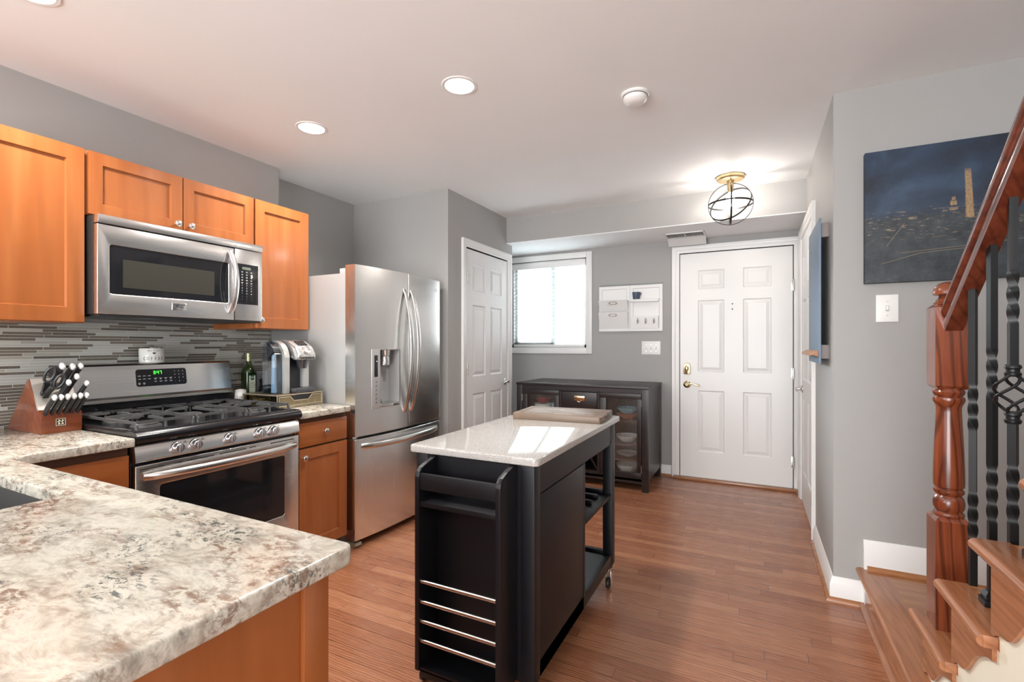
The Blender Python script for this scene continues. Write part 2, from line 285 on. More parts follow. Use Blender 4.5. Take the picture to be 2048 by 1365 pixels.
# ------------------------------------------------------------------ mesh helpers
class MB:
    def __init__(s, Mx=None): s.bm = bmesh.new(); s.M = Mx or Matrix.Identity(4)
    def _add(s, tmp):
        me = bpy.data.meshes.new('t'); tmp.to_mesh(me); tmp.free(); me.transform(s.M)
        if s.M.determinant() < 0: me.flip_normals()
        s.bm.from_mesh(me); bpy.data.meshes.remove(me)
    def box(s, x0, x1, y0, y1, z0, z1, bev=0.0, seg=2):
        t = bmesh.new(); bmesh.ops.create_cube(t, size=1)
        x0, x1 = sorted((x0, x1)); y0, y1 = sorted((y0, y1)); z0, z1 = sorted((z0, z1))
        for v in t.verts: v.co = Vector(((x0+x1)/2+v.co.x*(x1-x0), (y0+y1)/2+v.co.y*(y1-y0), (z0+z1)/2+v.co.z*(z1-z0)))
        bev = min(bev, .49*min(x1-x0, y1-y0, z1-z0))
        if bev > 0: bmesh.ops.bevel(t, geom=t.edges[:], offset=bev, segments=seg, affect='EDGES', profile=.6)
        s._add(t); return s
    def cyl(s, p0, p1, r, r2=None, seg=20, cap=True):
        p0 = Vector(p0); p1 = Vector(p1); t = bmesh.new()
        bmesh.ops.create_cone(t, segments=seg, radius1=r, radius2=r if r2 is None else r2, depth=(p1-p0).length, cap_ends=cap)
        q = (p1-p0).to_track_quat('Z', 'Y').to_matrix().to_4x4(); q.translation = (p0+p1)/2
        t.transform(q); s._add(t); return s
    def ball(s, c, r, sx=1, sy=1, sz=1, seg=20):
        t = bmesh.new(); bmesh.ops.create_uvsphere(t, u_segments=seg, v_segments=seg//2, radius=r)
        for v in t.verts: v.co = Vector((c[0]+v.co.x*sx, c[1]+v.co.y*sy, c[2]+v.co.z*sz))
        s._add(t); return s
    def lathe(s, prof, c, axis='Z', seg=32, rot=0.0, ring=False):
        t = bmesh.new(); rings = []
        for r, h in prof:
            ring = []
            for i in range(seg):
                a = 2*pi*i/seg+rot
                if axis == 'Z': p = (c[0]+r*cos(a), c[1]+r*sin(a), c[2]+h)
                elif axis == 'X': p = (c[0]+h, c[1]+r*cos(a), c[2]+r*sin(a))
                else: p = (c[0]+r*sin(a), c[1]+h, c[2]+r*cos(a))
                ring.append(t.verts.new(p))
            rings.append(ring)
        for a, b in zip(rings, rings[1:]):
            for i in range(seg): t.faces.new((a[i], a[(i+1) % seg], b[(i+1) % seg], b[i]))
        if ring:
            a, b = rings[-1], rings[0]
            for i in range(seg): t.faces.new((a[i], a[(i+1) % seg], b[(i+1) % seg], b[i]))
        else: t.faces.new(list(reversed(rings[0]))); t.faces.new(rings[-1])
        bmesh.ops.remove_doubles(t, verts=t.verts[:], dist=1e-6)
        bmesh.ops.recalc_face_normals(t, faces=t.faces[:]); s._add(t); return s
    def prism(s, pts, axis, a, b, bev=0.0, seg=2):
        """pts 2D in the plane normal to axis: X->(y,z) Y->(x,z) Z->(x,y)"""
        t = bmesh.new()
        def mk(p, h): return {'X': (h, p[0], p[1]), 'Y': (p[0], h, p[1]), 'Z': (p[0], p[1], h)}[axis]
        A = [t.verts.new(mk(p, a)) for p in pts]; B = [t.verts.new(mk(p, b)) for p in pts]
        n = len(pts)
        t.faces.new(A); t.faces.new(B)
        for i in range(n): t.faces.new((A[i], A[(i+1) % n], B[(i+1) % n], B[i]))
        bmesh.ops.recalc_face_normals(t, faces=t.faces[:])
        if bev: bmesh.ops.bevel(t, geom=t.edges[:], offset=bev, segments=seg, affect='EDGES', profile=.6)
        s._add(t); return s
    def sweep(s, path, sec, up=(0, 0, 1), closed=False, twist=None):
        """sec: 2D points (side, up) swept along path"""
        t = bmesh.new(); P_ = [Vector(p) for p in path]; n = len(P_); rings = []; up = Vector(up)
        for i, p in enumerate(P_):
            if closed: d = P_[(i+1) % n]-P_[i-1]
            else: d = P_[min(i+1, n-1)]-P_[max(i-1, 0)]
            d.normalize(); sd = d.cross(up)
            if sd.length < 1e-4: sd = d.cross(Vector((0, 1, 0)))
            sd.normalize(); u2 = sd.cross(d).normalized()
            tw = twist[i] if twist else 0
            rings.append([t.verts.new(p+sd*(a*cos(tw)-b*sin(tw))+u2*(a*sin(tw)+b*cos(tw))) for a, b in sec])
        m = len(sec)
        for i in range(n if closed else n-1):
            A = rings[i]; B = rings[(i+1) % n]
            for j in range(m): t.faces.new((A[j], A[(j+1) % m], B[(j+1) % m], B[j]))
        if not closed: t.faces.new(rings[0]); t.faces.new(rings[-1])
        bmesh.ops.recalc_face_normals(t, faces=t.faces[:]); s._add(t); return s
    def tube(s, path, r, seg=10, closed=False, up=(0, 0, 1)):
        return s.sweep(path, [(r*cos(2*pi*i/seg), r*sin(2*pi*i/seg)) for i in range(seg)], up, closed)
    def quad(s, *pts):
        t = bmesh.new(); t.faces.new([t.verts.new(p) for p in pts]); s._add(t); return s
    def text(s, body, size, Mx, ext=.0004, bold=0.0, align='CENTER', xs=1.0):
        cu = bpy.data.curves.new('t', 'FONT'); cu.body = body; cu.size = size; cu.extrude = ext; cu.offset = bold
        cu.align_x = align; cu.align_y = 'CENTER'; cu.resolution_u = 3
        ob = bpy.data.objects.new('t', cu); COL.objects.link(ob)
        dg = bpy.context.evaluated_depsgraph_get(); me = bpy.data.meshes.new_from_object(ob.evaluated_get(dg))
        me.transform(Mx @ Matrix.Diagonal((xs, 1, 1, 1))); me.transform(s.M); s.bm.from_mesh(me)
        bpy.data.objects.remove(ob); bpy.data.curves.remove(cu); bpy.data.meshes.remove(me); return s
    def build(s, name, mat, parent=None, smooth=True, angle=38, local=False):
        me = bpy.data.meshes.new(name); s.bm.to_mesh(me); s.bm.free()
        o = bpy.data.objects.new(name, me); COL.objects.link(o); me.materials.append(mat)
        if parent is not None:
            o.parent = parent
            if not local:
                w_ = Vector((0, 0, 0)); q = parent
                while q is not None: w_ = w_+q.location; q = q.parent
                me.transform(Matrix.Translation(-w_))
        if smooth:
            me.polygons.foreach_set('use_smooth', [True]*len(me.polygons)); me.set_sharp_from_angle(angle=R(angle))
        return o
def sp(t, p): return max(0.0, sin(pi*t))**p
def face(ox, oy, oz, N):
    """frame whose local x runs right, y runs up, z runs out of a wall, seen from in front. N in '+X','-X','-Y'"""
    ax = {'+X': ((0, 1, 0), (0, 0, 1), (1, 0, 0)), '-X': ((0, -1, 0), (0, 0, 1), (-1, 0, 0)), '-Y': ((1, 0, 0), (0, 0, 1), (0, -1, 0)),
          '+Z': ((1, 0, 0), (0, 1, 0), (0, 0, 1))}[N]
    m = Matrix.Identity(4)
    for j in range(3):
        for i in range(3): m[i][j] = ax[j][i]
    m.translation = (ox, oy, oz); return m
def tag(o, label, cat, group=None, kind=None):
    o['label'] = label; o['category'] = cat
    if group: o['group'] = group
    if kind: o['kind'] = kind
    return o
def thing(name, loc, label, cat, group=None, rz=0, kind=None):
    o = bpy.data.objects.new(name, None); COL.objects.link(o); o.location = loc; o.rotation_euler = (0, 0, rz); o.empty_display_size = .1
    return tag(o, label, cat, group, kind)
def struct(name, mb, mat, label, cat):
    o = mb.build(name, mat); return tag(o, label, cat, kind='structure')
def copy_tree(o, parent=None):
    c = o.copy(); COL.objects.link(c); c.parent = parent
    for ch in list(o.children): copy_tree(ch, c)
    return c
def panel_slab(mb, wd, ht, th, panels, style='raised'):
    """door slab in local x,y with front at z=th; panels = (x0,x1,y0,y1)"""
    xs = sorted({0, wd, *[p[0] for p in panels], *[p[1] for p in panels]}); ys = sorted({0, ht, *[p[2] for p in panels], *[p[3] for p in panels]})
    inside = lambda x, y: any(p[0] < x < p[1] and p[2] < y < p[3] for p in panels)
    t = bmesh.new(); vs = {}
    def V(x, y, z):
        k = (round(x, 5), round(y, 5), round(z, 5))
        if k not in vs: vs[k] = t.verts.new(k)
        return vs[k]
    for a, b in zip(xs, xs[1:]):
        for c, d in zip(ys, ys[1:]):
            if not inside((a+b)/2, (c+d)/2): t.faces.new((V(a, c, th), V(b, c, th), V(b, d, th), V(a, d, th)))
    def ring(r0, z0, r1, z1):
        A = [(r0[0], r0[2]), (r0[1], r0[2]), (r0[1], r0[3]), (r0[0], r0[3])]; B = [(r1[0], r1[2]), (r1[1], r1[2]), (r1[1], r1[3]), (r1[0], r1[3])]
        for i in range(4):
            j = (i+1) % 4; t.faces.new((V(*A[i], z0), V(*A[j], z0), V(*B[j], z1), V(*B[i], z1)))
    ins = lambda p, k: (p[0]+k, p[1]-k, p[2]+k, p[3]-k)
    for p in panels:
        if style == 'raised':
            ring(p, th, ins(p, .011), th-.009); ring(ins(p, .011), th-.009, ins(p, .016), th-.009); ring(ins(p, .016), th-.009, ins(p, .042), th-.002)
            q = ins(p, .042); t.faces.new([V(q[0], q[2], th-.002), V(q[1], q[2], th-.002), V(q[1], q[3], th-.002), V(q[0], q[3], th-.002)])
        else:
            ring(p, th, ins(p, .004), th-.010); q = ins(p, .004)
            t.faces.new([V(q[0], q[2], th-.010), V(q[1], q[2], th-.010), V(q[1], q[3], th-.010), V(q[0], q[3], th-.010)])
    # back and sides
    t.faces.new([V(0, ht, 0), V(wd, ht, 0), V(wd, 0, 0), V(0, 0, 0)])
    ex = [x for x in xs]; ey = [y for y in ys]
    t.faces.new([V(x, 0, th) for x in reversed(ex)]+[V(0, 0, 0), V(wd, 0, 0)])
    t.faces.new([V(x, ht, th) for x in ex]+[V(wd, ht, 0), V(0, ht, 0)])
    t.faces.new([V(0, y, th) for y in ey]+[V(0, ht, 0), V(0, 0, 0)])
    t.faces.new([V(wd, y, th) for y in reversed(ey)]+[V(wd, 0, 0), V(wd, ht, 0)])
    bmesh.ops.recalc_face_normals(t, faces=t.faces[:]); mb._add(t); return mb

# ================================================================== ROOM SHELL
XL, XA, XC, XR = -2.89, -3.07, -2.10, 0.34       # kitchen wall, fridge alcove wall, closet wall, right wall
YA, YB, YS, YP = 3.085, 4.667, 4.062, 2.755      # alcove end, entry wall, soffit face, painting wall
struct('floor', MB().box(-3.3, 2.5, -3.6, 4.85, -.06, 0), FLOOR, 'reddish brown oak strip floor', 'floor')
struct('ceiling', MB().box(-3.3, 2.5, -3.6, 4.85, H, H+.06), CEIL, 'smooth white ceiling', 'ceiling')
struct('wall_left', MB().box(XL-.15, XL, -3.6, 2.215, 0, H), WALL, 'grey kitchen wall behind the stove', 'wall')
struct('wall_alcove', MB().box(XA-.1, XA, 2.215, YA, 0, H), WALL, 'grey recessed wall behind the fridge', 'wall')
struct('wall_closet', MB().box(XA-.1, XC, YA, 3.33, 0, H).box(XC-.10, XC, 4.08, 4.18, 0, H).box(XC-.10, XC, 3.33, 4.08, 2.035, H).box(XC-.7, XC-.6, 3.33, 4.18, 0, H).box(XC-.6, XC-.1, 4.12, 4.18, 0, H), WALL, 'grey wall boxing in the white closet door', 'wall')
WX0, WX1, WZ0, WZ1 = -2.36, -1.505, 1.19, 2.10
wb = MB().box(-3.2, WX0, YB, YB+.14, 0, H).box(WX0, WX1, YB, YB+.14, 0, WZ0).box(WX0, WX1, YB, YB+.14, WZ1, H).box(WX1, -.62, YB, YB+.14, 0, H).box(-.62, .30, YB+.05, YB+.14, 0, 2.07).box(-.62, .30, YB, YB+.14, 2.06, H).box(.30, XR+.15, YB, YB+.14, 0, H)
struct('wall_back', wb, WALL, 'grey entry wall with the window and front door', 'wall')
struct('wall_soffit', MB().box(-2.95, XC+.0, 4.18, YB, 2.187, H).box(XC, XR, YS, YB, 2.187, H), WALL, 'grey dropped bulkhead above the front door', 'wall')
struct('ceiling_entry', MB().box(-2.95, XC, 4.18, YB, 2.181, 2.187).box(XC, XR, YS+.001, YB, 2.181, 2.187), CEIL, 'white underside of the bulkhead above the front door', 'ceiling')
struct('wall_niche', MB().box(-3.05, -2.95, 4.18, YB, 0, H), WALL, 'grey side wall left of the window', 'wall')
RD0, RD1 = 3.56, 4.42
struct('wall_right', MB().box(XR, XR+.12, YP+.1, RD0, 0, H).box(XR, XR+.12, RD1, YB+.1, 0, H).box(XR, XR+.12, RD0, RD1, 2.05, H), WALL, 'pale grey right wall with chalkboard and closet door', 'wall')
struct('wall_stair', MB().box(XR, 2.2, YP, YP+.1, 0, H), WALL, 'grey wall behind the stairs with the night painting', 'wall')
struct('wall_stairwell', MB().box(1.46, 1.56, .4, YP, 0, H), WALL, 'grey wall along the far side of the stairs', 'wall')
struct('wall_rear', MB().box(-3.0, -2.3, -3.6, -3.5, 0, H).box(.9, 2.4, -3.6, -3.5, 0, H).box(-2.3, .9, -3.6, -3.5, 2.15, H), WALL, 'grey living room wall around an added daylight opening', 'wall')  # wide opening added to let fill light in, no door built
struct('wall_side', MB().box(2.3, 2.4, -3.6, YP, 0, 1.4).box(2.3, 2.4, -3.6, -1.3, 1.4, H).box(2.3, 2.4, .1, YP, 1.4, H), WALL, 'grey far side wall of the living room', 'wall')
struct('backsplash', MB().box(XL, XL+.008, -.1, 2.205, .85, 1.33), MOSAIC, 'grey and brown glass strip mosaic backsplash', 'backsplash')
struct('trim_backsplash', MB().box(XL, XL+.010, 2.205, 2.212, .86, 1.315), NICKEL, 'thin metal edge strip ending the backsplash', 'trim')

def base_prof(h=.10, t=.016): return [(0, 0), (t, 0), (t, h*.72), (t*.72, h*.80), (t*.55, h*.93), (t*.28, h), (0, h)]
def baseboard(name, path, h, label, flip=1, shoe=True, z0=0.0):
    mb = MB()
    sec = [(a*flip, b) for a, b in base_prof(h)]
    mb.sweep([(x, y, z0) for x, y in path], sec)
    o = struct(name, mb, TRIM, label, 'baseboard')
    if shoe:
        q = [(a*flip, b) for a, b in [(.016, 0), (.031, 0), (.030, .008), (.026, .015), (.020, .018), (.016, .019)]]
        s_ = MB().sweep([(x, y, z0) for x, y in path], q).build('shoe_molding', TREADX, o)
    return o
def mitred(mb, pts, sec, z0=0.0):
    """sweep a section [(out,z)] along an xy polyline with mitred corners; out = left of travel"""
    t = bmesh.new(); n = len(pts); rings = []
    for i in range(n):
        p = Vector(pts[i]); ds = []
        if i > 0: ds.append((p-Vector(pts[i-1])).normalized())
        if i < n-1: ds.append((Vector(pts[i+1])-p).normalized())
        nn = [Vector((-d.y, d.x)) for d in ds]; a = sum(nn, Vector((0, 0))).normalized(); k = 1/max(.3, a.dot(nn[0]))
        rings.append([t.verts.new((p.x+a.x*k*o_, p.y+a.y*k*o_, z0+z_)) for o_, z_ in sec])
    m = len(sec)
    for A, B in zip(rings, rings[1:]):
        for j in range(m): t.faces.new((A[j], A[(j+1) % m], B[(j+1) % m], B[j]))
    t.faces.new(rings[0]); t.faces.new(rings[-1]); bmesh.ops.recalc_face_normals(t, faces=t.faces[:]); mb._add(t); return mb
SHOE = [(.015, 0), (.032, 0), (.030, .009), (.025, .016), (.015, .019)]
def bb(name, pts, label, h=.10, z0=0.0, shoe=True):
    o = struct(name, mitred(MB(), pts, base_prof(h), z0), TRIM, label, 'baseboard')
    if shoe: mitred(MB(), pts, SHOE, z0).build('shoe_molding', TREADX, o)
    return o
bb('baseboard_right', [(.452, YP), (XR, YP), (XR, 3.475)][::-1][::-1], 'white baseboard wrapping the right wall corner by the stairs') if False else None
bb('baseboard_right', [(.45, YP), (XR, YP), (XR, 3.475)], 'white baseboard wrapping the right wall corner by the stairs', .105) if False else None
# out must point into the room: left of travel. travel +Y along x=XR has left = -X ; travel from x=.45 to XR along y=YP (−X) has left = -Y
bb('baseboard_right', [(.4572, YP), (XR, YP), (XR, 3.478)], 'white baseboard wrapping the right wall corner by the stairs', .112)
bb('baseboard_right_far', [(XR, 4.505), (XR, YB)], 'short white baseboard between closet door and front door', .112)
bb('baseboard_back', [(-.685, YB), (-2.9, YB)], 'white baseboard under the window and beside the front door', .10)
bb('baseboard_closet', [(XC, 3.08), (XC, YA+.001), (XA+.9, YA)][::-1][1:], 'white baseboard by the closet door', .10, shoe=False) if False else None
sb_ = struct('baseboard_stair', mitred(MB(), [(1.46, YP), (.458, YP)], base_prof(.135), .174), TRIM, 'white baseboard above the stair landing', 'baseboard')
mitred(MB(), [(1.46, YP), (.470, YP)], SHOE, .174).build('shoe_molding', TREADX, sb_)

# ------------------------------------------------------------------ doors
def casing(o, Mx, wd, ht, cw=.065, mat=TRIM):
    """mitred casing around an opening wd x ht, local frame; as child"""
    prof = [(0, 0), (0, .010), (.006, .014), (cw*.45, .014), (cw*.52, .018), (cw*.85, .022), (cw, .022), (cw, 0)]
    t = bmesh.new(); pts = [(0, 0), (0, ht), (wd, ht), (wd, 0)]; outs = [(-1, 0), (-1, 1), (1, 1), (1, 0)]
    rings = [[t.verts.new((p[0]+u[0]*a, p[1]+u[1]*a, b)) for a, b in prof] for p, u in zip(pts, outs)]
    m = len(prof)
    for A, B in zip(rings, rings[1:]):
        for j in range(m): t.faces.new((A[j], A[(j+1) % m], B[(j+1) % m], B[j]))
    t.faces.new(rings[0]); t.faces.new(rings[-1]); bmesh.ops.recalc_face_normals(t, faces=t.faces[:])
    mb = MB(Mx); mb._add(t); return mb.build('door_casing', mat, o)
def hinge(o, Mx, x, y):
    mb = MB(Mx); mb.box(x-.012, x+.004, y-.045, y+.045, 0, .004, .001); mb.cyl((x+.006, y-.047, .006), (x+.006, y+.047, .006), .006, seg=10)
    for k in (-.018, 0, .018): mb.cyl((x+.006, y+k-.001, .006), (x+.006, y+k+.001, .006), .0068, seg=10)
    return mb.build('hinge', NICKEL, o)
def six(wd, ht, st, mid, rows):
    pw = (wd-2*st-mid)/2
    return [(st+i*(pw+mid), st+i*(pw+mid)+pw, a, b) for i in (0, 1) for a, b in rows]
# front door
DX0, DX1, DZ0, DZ1 = -.605, .290, .022, 2.048
Md = face(DX0, YB-.004, DZ0, '-Y')
mb = MB(Md); panel_slab(mb, DX1-DX0, DZ1-DZ0, .02, [(.152, .372, .235, .787), (.152, .372, .955, 1.60), (.152, .372, 1.70, 1.872), (.520, .740, .235, .787), (.520, .740, .955, 1.60), (.520, .740, 1.70, 1.872)])
# slab sits inside the opening: shift back
d1 = mb.build('door_1', paint('white_door_paint', (.80, .80, .79), .32, .01), smooth=False); tag(d1, 'white six panel front door with brass lever and deadbolt', 'door', kind='structure')
casing(d1, face(DX0-.008, YB, 0, '-Y'), DX1-DX0+.016, DZ1+.012)
for zz in (1.72, .98, .24): hinge(d1, face(DX1, YB-.022, zz, '-Y'), 0.0, 0)
lv = MB(Md); lv.lathe([(0, 0), (.032, 0), (.032, .006), (.022, .014), (.013, .018), (.013, .045), (0, .045)], (.060, .838, .02), 'Z')
pth = [(.060+.11*t, .838+.010*sin(t*pi)*1.0-.012*t*t, .058+.006*sin(t*pi)) for t in [i/10 for i in range(11)]]
lv.sweep([Vector(p) for p in pth], [(.005*cos(a*pi/4), .0075*sin(a*pi/4)) for a in range(8)], (0, 1, 0))
lv.build('lever_handle', BRASS, d1)
db = MB(Md); db.prism([(.035, .930), (.085, .930), (.090, .945), (.090, 1.01), (.082, 1.028), (.060, 1.036), (.038, 1.028), (.030, 1.01), (.030, .945)], 'Z', .02, .042, .005)
db.ball((.060, .985, .044), .020, 1, 1.3, .6); db.box(.056, .064, .962, 1.0, .05, .068, .003); db.build('deadbolt', BRASS, d1)
pk = MB(Md)
for yy in (1.512, 1.558): pk.cyl((.436, yy, .02), (.436, yy, .024), .006, seg=14)
pk.build('peephole', BLKPL, d1)
MB().box(DX0-.06, DX1+.03, YB-.075, YB+.05, 0, .020, .006).build('threshold', TREADX, d1)
gk = MB(); gk.box(DX0-.005, DX0, YB-.01, YB+.0, 0.02, DZ1+.006).box(DX1, DX1+.005, YB-.01, YB, .02, DZ1+.006).box(DX0-.005, DX1+.005, YB-.01, YB, DZ1, DZ1+.006)
gk.build('weatherstrip', BLKPL, d1)
# closet door on the left (faces +X)
CY0, CY1 = 3.34, 4.07
Mc = face(XC-.018, CY0, .01, '+X')
rows = [(.235, .80), (.945, 1.545), (1.66, 1.885)]
mb = MB(Mc); panel_slab(mb, CY1-CY0, 2.00, .02, six(CY1-CY0, 2.0, .105, .09, rows))
d2 = mb.build('door_2', DOORW, smooth=False); tag(d2, 'white six panel closet door beside the fridge', 'door', kind='structure')
casing(d2, face(XC, CY0-.006, 0, '+X'), CY1-CY0+.012, 2.022, .062)
for zz in (1.78, 1.02, .25): hinge(d2, face(XC+.004, CY0, zz, '+X'), .004, 0)
def lever(Mx, x, y, z, d, parent, mat=NICKEL):
    m_ = MB(Mx); m_.lathe([(0, 0), (.030, 0), (.030, .006), (.022, .012), (.011, .015), (.011, .048), (0, .048)], (x, y, z), 'Z')
    m_.sweep([(x+d*.10*t, y+.006*sin(t*pi*1.5), z+.046+.005*sin(t*pi)) for t in [i/8 for i in range(9)]], [(.006*cos(a*pi/4), .008*sin(a*pi/4)) for a in range(8)], (0, 1, 0))
    return m_.build('lever_handle', mat, parent)
lever(Mc, CY1-CY0-.055, .865, .02, -1, d2, CHROME)
# closet door on the right wall (faces -X)
Mr = face(XR+.016, RD1-.01, .01, '-X')
mb = MB(Mr); panel_slab(mb, RD1-RD0-.02, 2.03, .02, six(RD1-RD0-.02, 2.03, .11, .10, rows))
d3 = mb.build('door_3', DOORW, smooth=False); tag(d3, 'white panel door on the right wall beside the chalkboard', 'door', kind='structure')
casing(d3, face(XR, RD1, 0, '-X'), RD1-RD0, 2.05, .065)
for zz in (1.83, 1.02, .25): hinge(d3, face(XR-.006, RD0+.012, zz, '-X'), 0, 0)
lever(Mr, .08, .87, .02, 1, d3)

# ------------------------------------------------------------------ window
w1 = MB(); fy0, fy1 = YB+.02, YB+.12
for x0, x1, z0, z1 in [(WX0, WX1, WZ0, WZ0+.035), (WX0, WX1, WZ1-.03, WZ1), (WX0, WX0+.03, WZ0, WZ1), (WX1-.03, WX1, WZ0, WZ1)]:
    w1.box(x0, x1, fy0, fy1, z0, z1, .003)
w1o = w1.build('window_1', TRIM); tag(w1o, 'white slider window beside the closet door', 'window', kind='structure')
cs = MB(face(WX0, YB, WZ0, '-Y')); W_, H_ = WX1-WX0, WZ1-WZ0
for a in ((-.06, 0, -.06, H_+.058), (W_, W_+.06, -.06, H_+.058)): cs.box(a[0], a[1], a[2], a[3], 0, .018, .004)
cs.box(0, W_, H_, H_+.058, 0, .018, .004).box(0, W_, -.06, 0, 0, .018, .004)
cs.build('window_casing', TRIM, w1o)
sx = -1.888
s1 = MB(); s1.box(sx-.022, sx+.022, YB+.05, YB+.075, WZ0+.03, WZ1-.03, .003).box(WX0+.03, WX0+.06, YB+.05, YB+.075, WZ0+.03, WZ1-.03, .003).box(WX0+.03, sx, YB+.05, YB+.075, WZ0+.03, WZ0+.065, .003).box(WX0+.03, sx, YB+.05, YB+.075, WZ1-.065, WZ1-.03, .003)
s1.build('sash', plain('vinyl_sash', (.45, .49, .49), .4), w1o)
MB().box(WX0+.03, WX1-.03, YB+.085, YB+.088, WZ0+.03, WZ1-.03).build('window_pane', PANE, w1o)
bl = thing('window_blind', (-1.93, YB+.03, WZ0), 'white horizontal slat blind hanging in the window', 'blind')
b_ = MB()
zz = WZ0+.05
while zz < WZ1-.085:
    t_ = bmesh.new(); y_ = YB+.022
    b_.sweep([(WX0+.034, y_, zz), (WX1-.034, y_, zz)], [(-.021, -.0035), (-.01, .0), (.0, .0025), (.01, .0035), (.021, .0025), (.021, .0), (0, .0003), (-.021, -.0060)])
    zz += .040
b_.build('slats', plain('slat_shade_grey', (.46, .47, .47), .5), bl)  # white slats toned grey so they look shaded against the bright window
MB().box(WX0+.01, WX1-.01, YB-.008, YB+.03, WZ1-.075, WZ1-.012, .004).build('headrail', TRIM, bl)
MB().box(WX0+.034, WX1-.034, YB+.004, YB+.04, WZ0+.012, WZ0+.03, .003).build('bottom_rail', TRIM, bl)
cd = MB()
for x in (WX0+.12, -1.80, WX1-.13):
    MB().cyl((x, YB+.001, WZ0+.02), (x, YB+.001, WZ1-.04), .001, seg=6).build('cord', PLASTICW, bl)
cd.cyl((WX1-.10, YB-.006, WZ1-.35), (WX1-.10, YB-.006, WZ1-.30), .004, .002, seg=8).cyl((WX1-.10, YB-.006, WZ1-.30), (WX1-.10, YB-.006, WZ1-.06), .0008, seg=6)
cd.build('tilt_cord', PLASTICW, bl)

# ================================================================== LIGHT FIXTURES
for i, (x, y) in enumerate(DOWN[:3]):
    t = thing('recessed_light', (x, y, H), ['round recessed ceiling light nearest the fridge, left one of the two bright discs', 'round recessed ceiling light in mid ceiling, right of the two bright discs', 'round recessed ceiling light at the top left corner above the cabinets'][i], 'ceiling light', 'recessed downlights')
    MB().lathe([(.067, -.004), (.080, -.004), (.084, 0), (.067, 0)], (x, y, H), ring=True).build('trim_ring', TRIM, t)
    MB().lathe([(0, -.003), (.068, -.003), (.068, -.0005), (0, -.0005)], (x, y, H)).build('lens', GLOW, t)
sd = thing('smoke_detector', (-.51, 2.33, H), 'round white smoke detector on the ceiling', 'smoke detector')
MB().lathe([(0, 0), (.066, 0), (.066, -.008), (.060, -.012), (0, -.012)], (-.51, 2.33, H)).build('mounting_base', PLASTICW, sd)
MB().lathe([(0, -.014), (.056, -.014), (.055, -.030), (.044, -.042), (.020, -.047), (0, -.047)], (-.51, 2.33, H)).build('cover', PLASTICW, sd)
MB().lathe([(.05, -.0115), (.0575, -.0115), (.0575, -.0145), (.05, -.0145)], (-.51, 2.33, H), ring=True).build('vent_gap', BLKPL, sd)
LX, LY = -.15, 3.775
lp = thing('ceiling_lamp', (LX, LY, H), 'flush ceiling lamp with black orb cage and gold canopy by the front door', 'lamp')
MB().lathe([(0, 0), (.095, 0), (.095, -.018), (.085, -.028), (.050, -.032), (.030, -.034), (0, -.034)], (LX, LY, H), seg=40).build('canopy', AGED, lp)
MB().cyl((LX, LY, H-.033), (LX, LY, H-.085), .022).cyl((LX, LY, H-.085), (LX, LY, H-.115), .018, .015).build('socket', AGED, lp)
MB().lathe([(0, -.10), (.012, -.105), (.014, -.12), (.026, -.15), (.031, -.175), (.026, -.2), (.012, -.213), (0, -.216)], (LX, LY, H)).build('bulb', BULB, lp)
cz = 2.226; rr = .149
def hoop(rx, ry, rz, r=rr):
    E = Matrix.Rotation(rz, 4, 'Z') @ Matrix.Rotation(ry, 4, 'Y') @ Matrix.Rotation(rx, 4, 'X'); t = bmesh.new(); rings = []
    n = 72
    for i in range(n):
        a = 2*pi*i/n; d = Vector((cos(a), sin(a), 0)); ring = []
        for k, h in ((1, -.0055), (1, .0055), (.978, .0055), (.978, -.0055)): ring.append(t.verts.new(Vector((LX, LY, cz))+(E @ Vector((d.x*r*k, d.y*r*k, h)))))
        rings.append(ring)
    for i in range(n):
        A, B = rings[i], rings[(i+1) % n]
        for j in range(4): t.faces.new((A[j], A[(j+1) % 4], B[(j+1) % 4], B[j]))
    bmesh.ops.recalc_face_normals(t, faces=t.faces[:]); m_ = MB(); m_._add(t); return m_.build('cage_hoop', WIRON, lp)
hoop(0, 0, 0); hoop(R(90), 0, R(2)); hoop(R(90), 0, R(95)); hoop(R(50), R(-35), 0, rr*.985)
vt = thing('air_vent', (-.53, 4.42, 2.181), 'white ceiling air register with clear deflector above the front door', 'vent')
MB().box(-.70, -.37, 4.32, 4.335, 2.172, 2.181, .002).box(-.70, -.37, 4.485, 4.50, 2.172, 2.181, .002).box(-.70, -.685, 4.32, 4.5, 2.172, 2.181, .002).box(-.385, -.37, 4.32, 4.5, 2.172, 2.181, .002).box(-.54, -.53, 4.33, 4.49, 2.173, 2.180).build('frame', TRIM, vt)
lo = MB()
for i in range(28):
    x = -.68+i*.0107; lo.box(x, x+.0035, 4.335, 4.485, 2.171, 2.179)
lo.build('louvers', GRAYPL, vt); MB().box(-.69, -.38, 4.33, 4.49, 2.1795, 2.1808).build('duct_opening', BLKPL, vt)
MB().prism([(4.46, 2.178), (4.50, 2.172), (4.58, 2.115), (4.582, 2.12), (4.505, 2.180)], 'X', -.695, -.375, 0).build('deflector', plain('frosted_plastic', (.72, .73, .72), .3), vt)

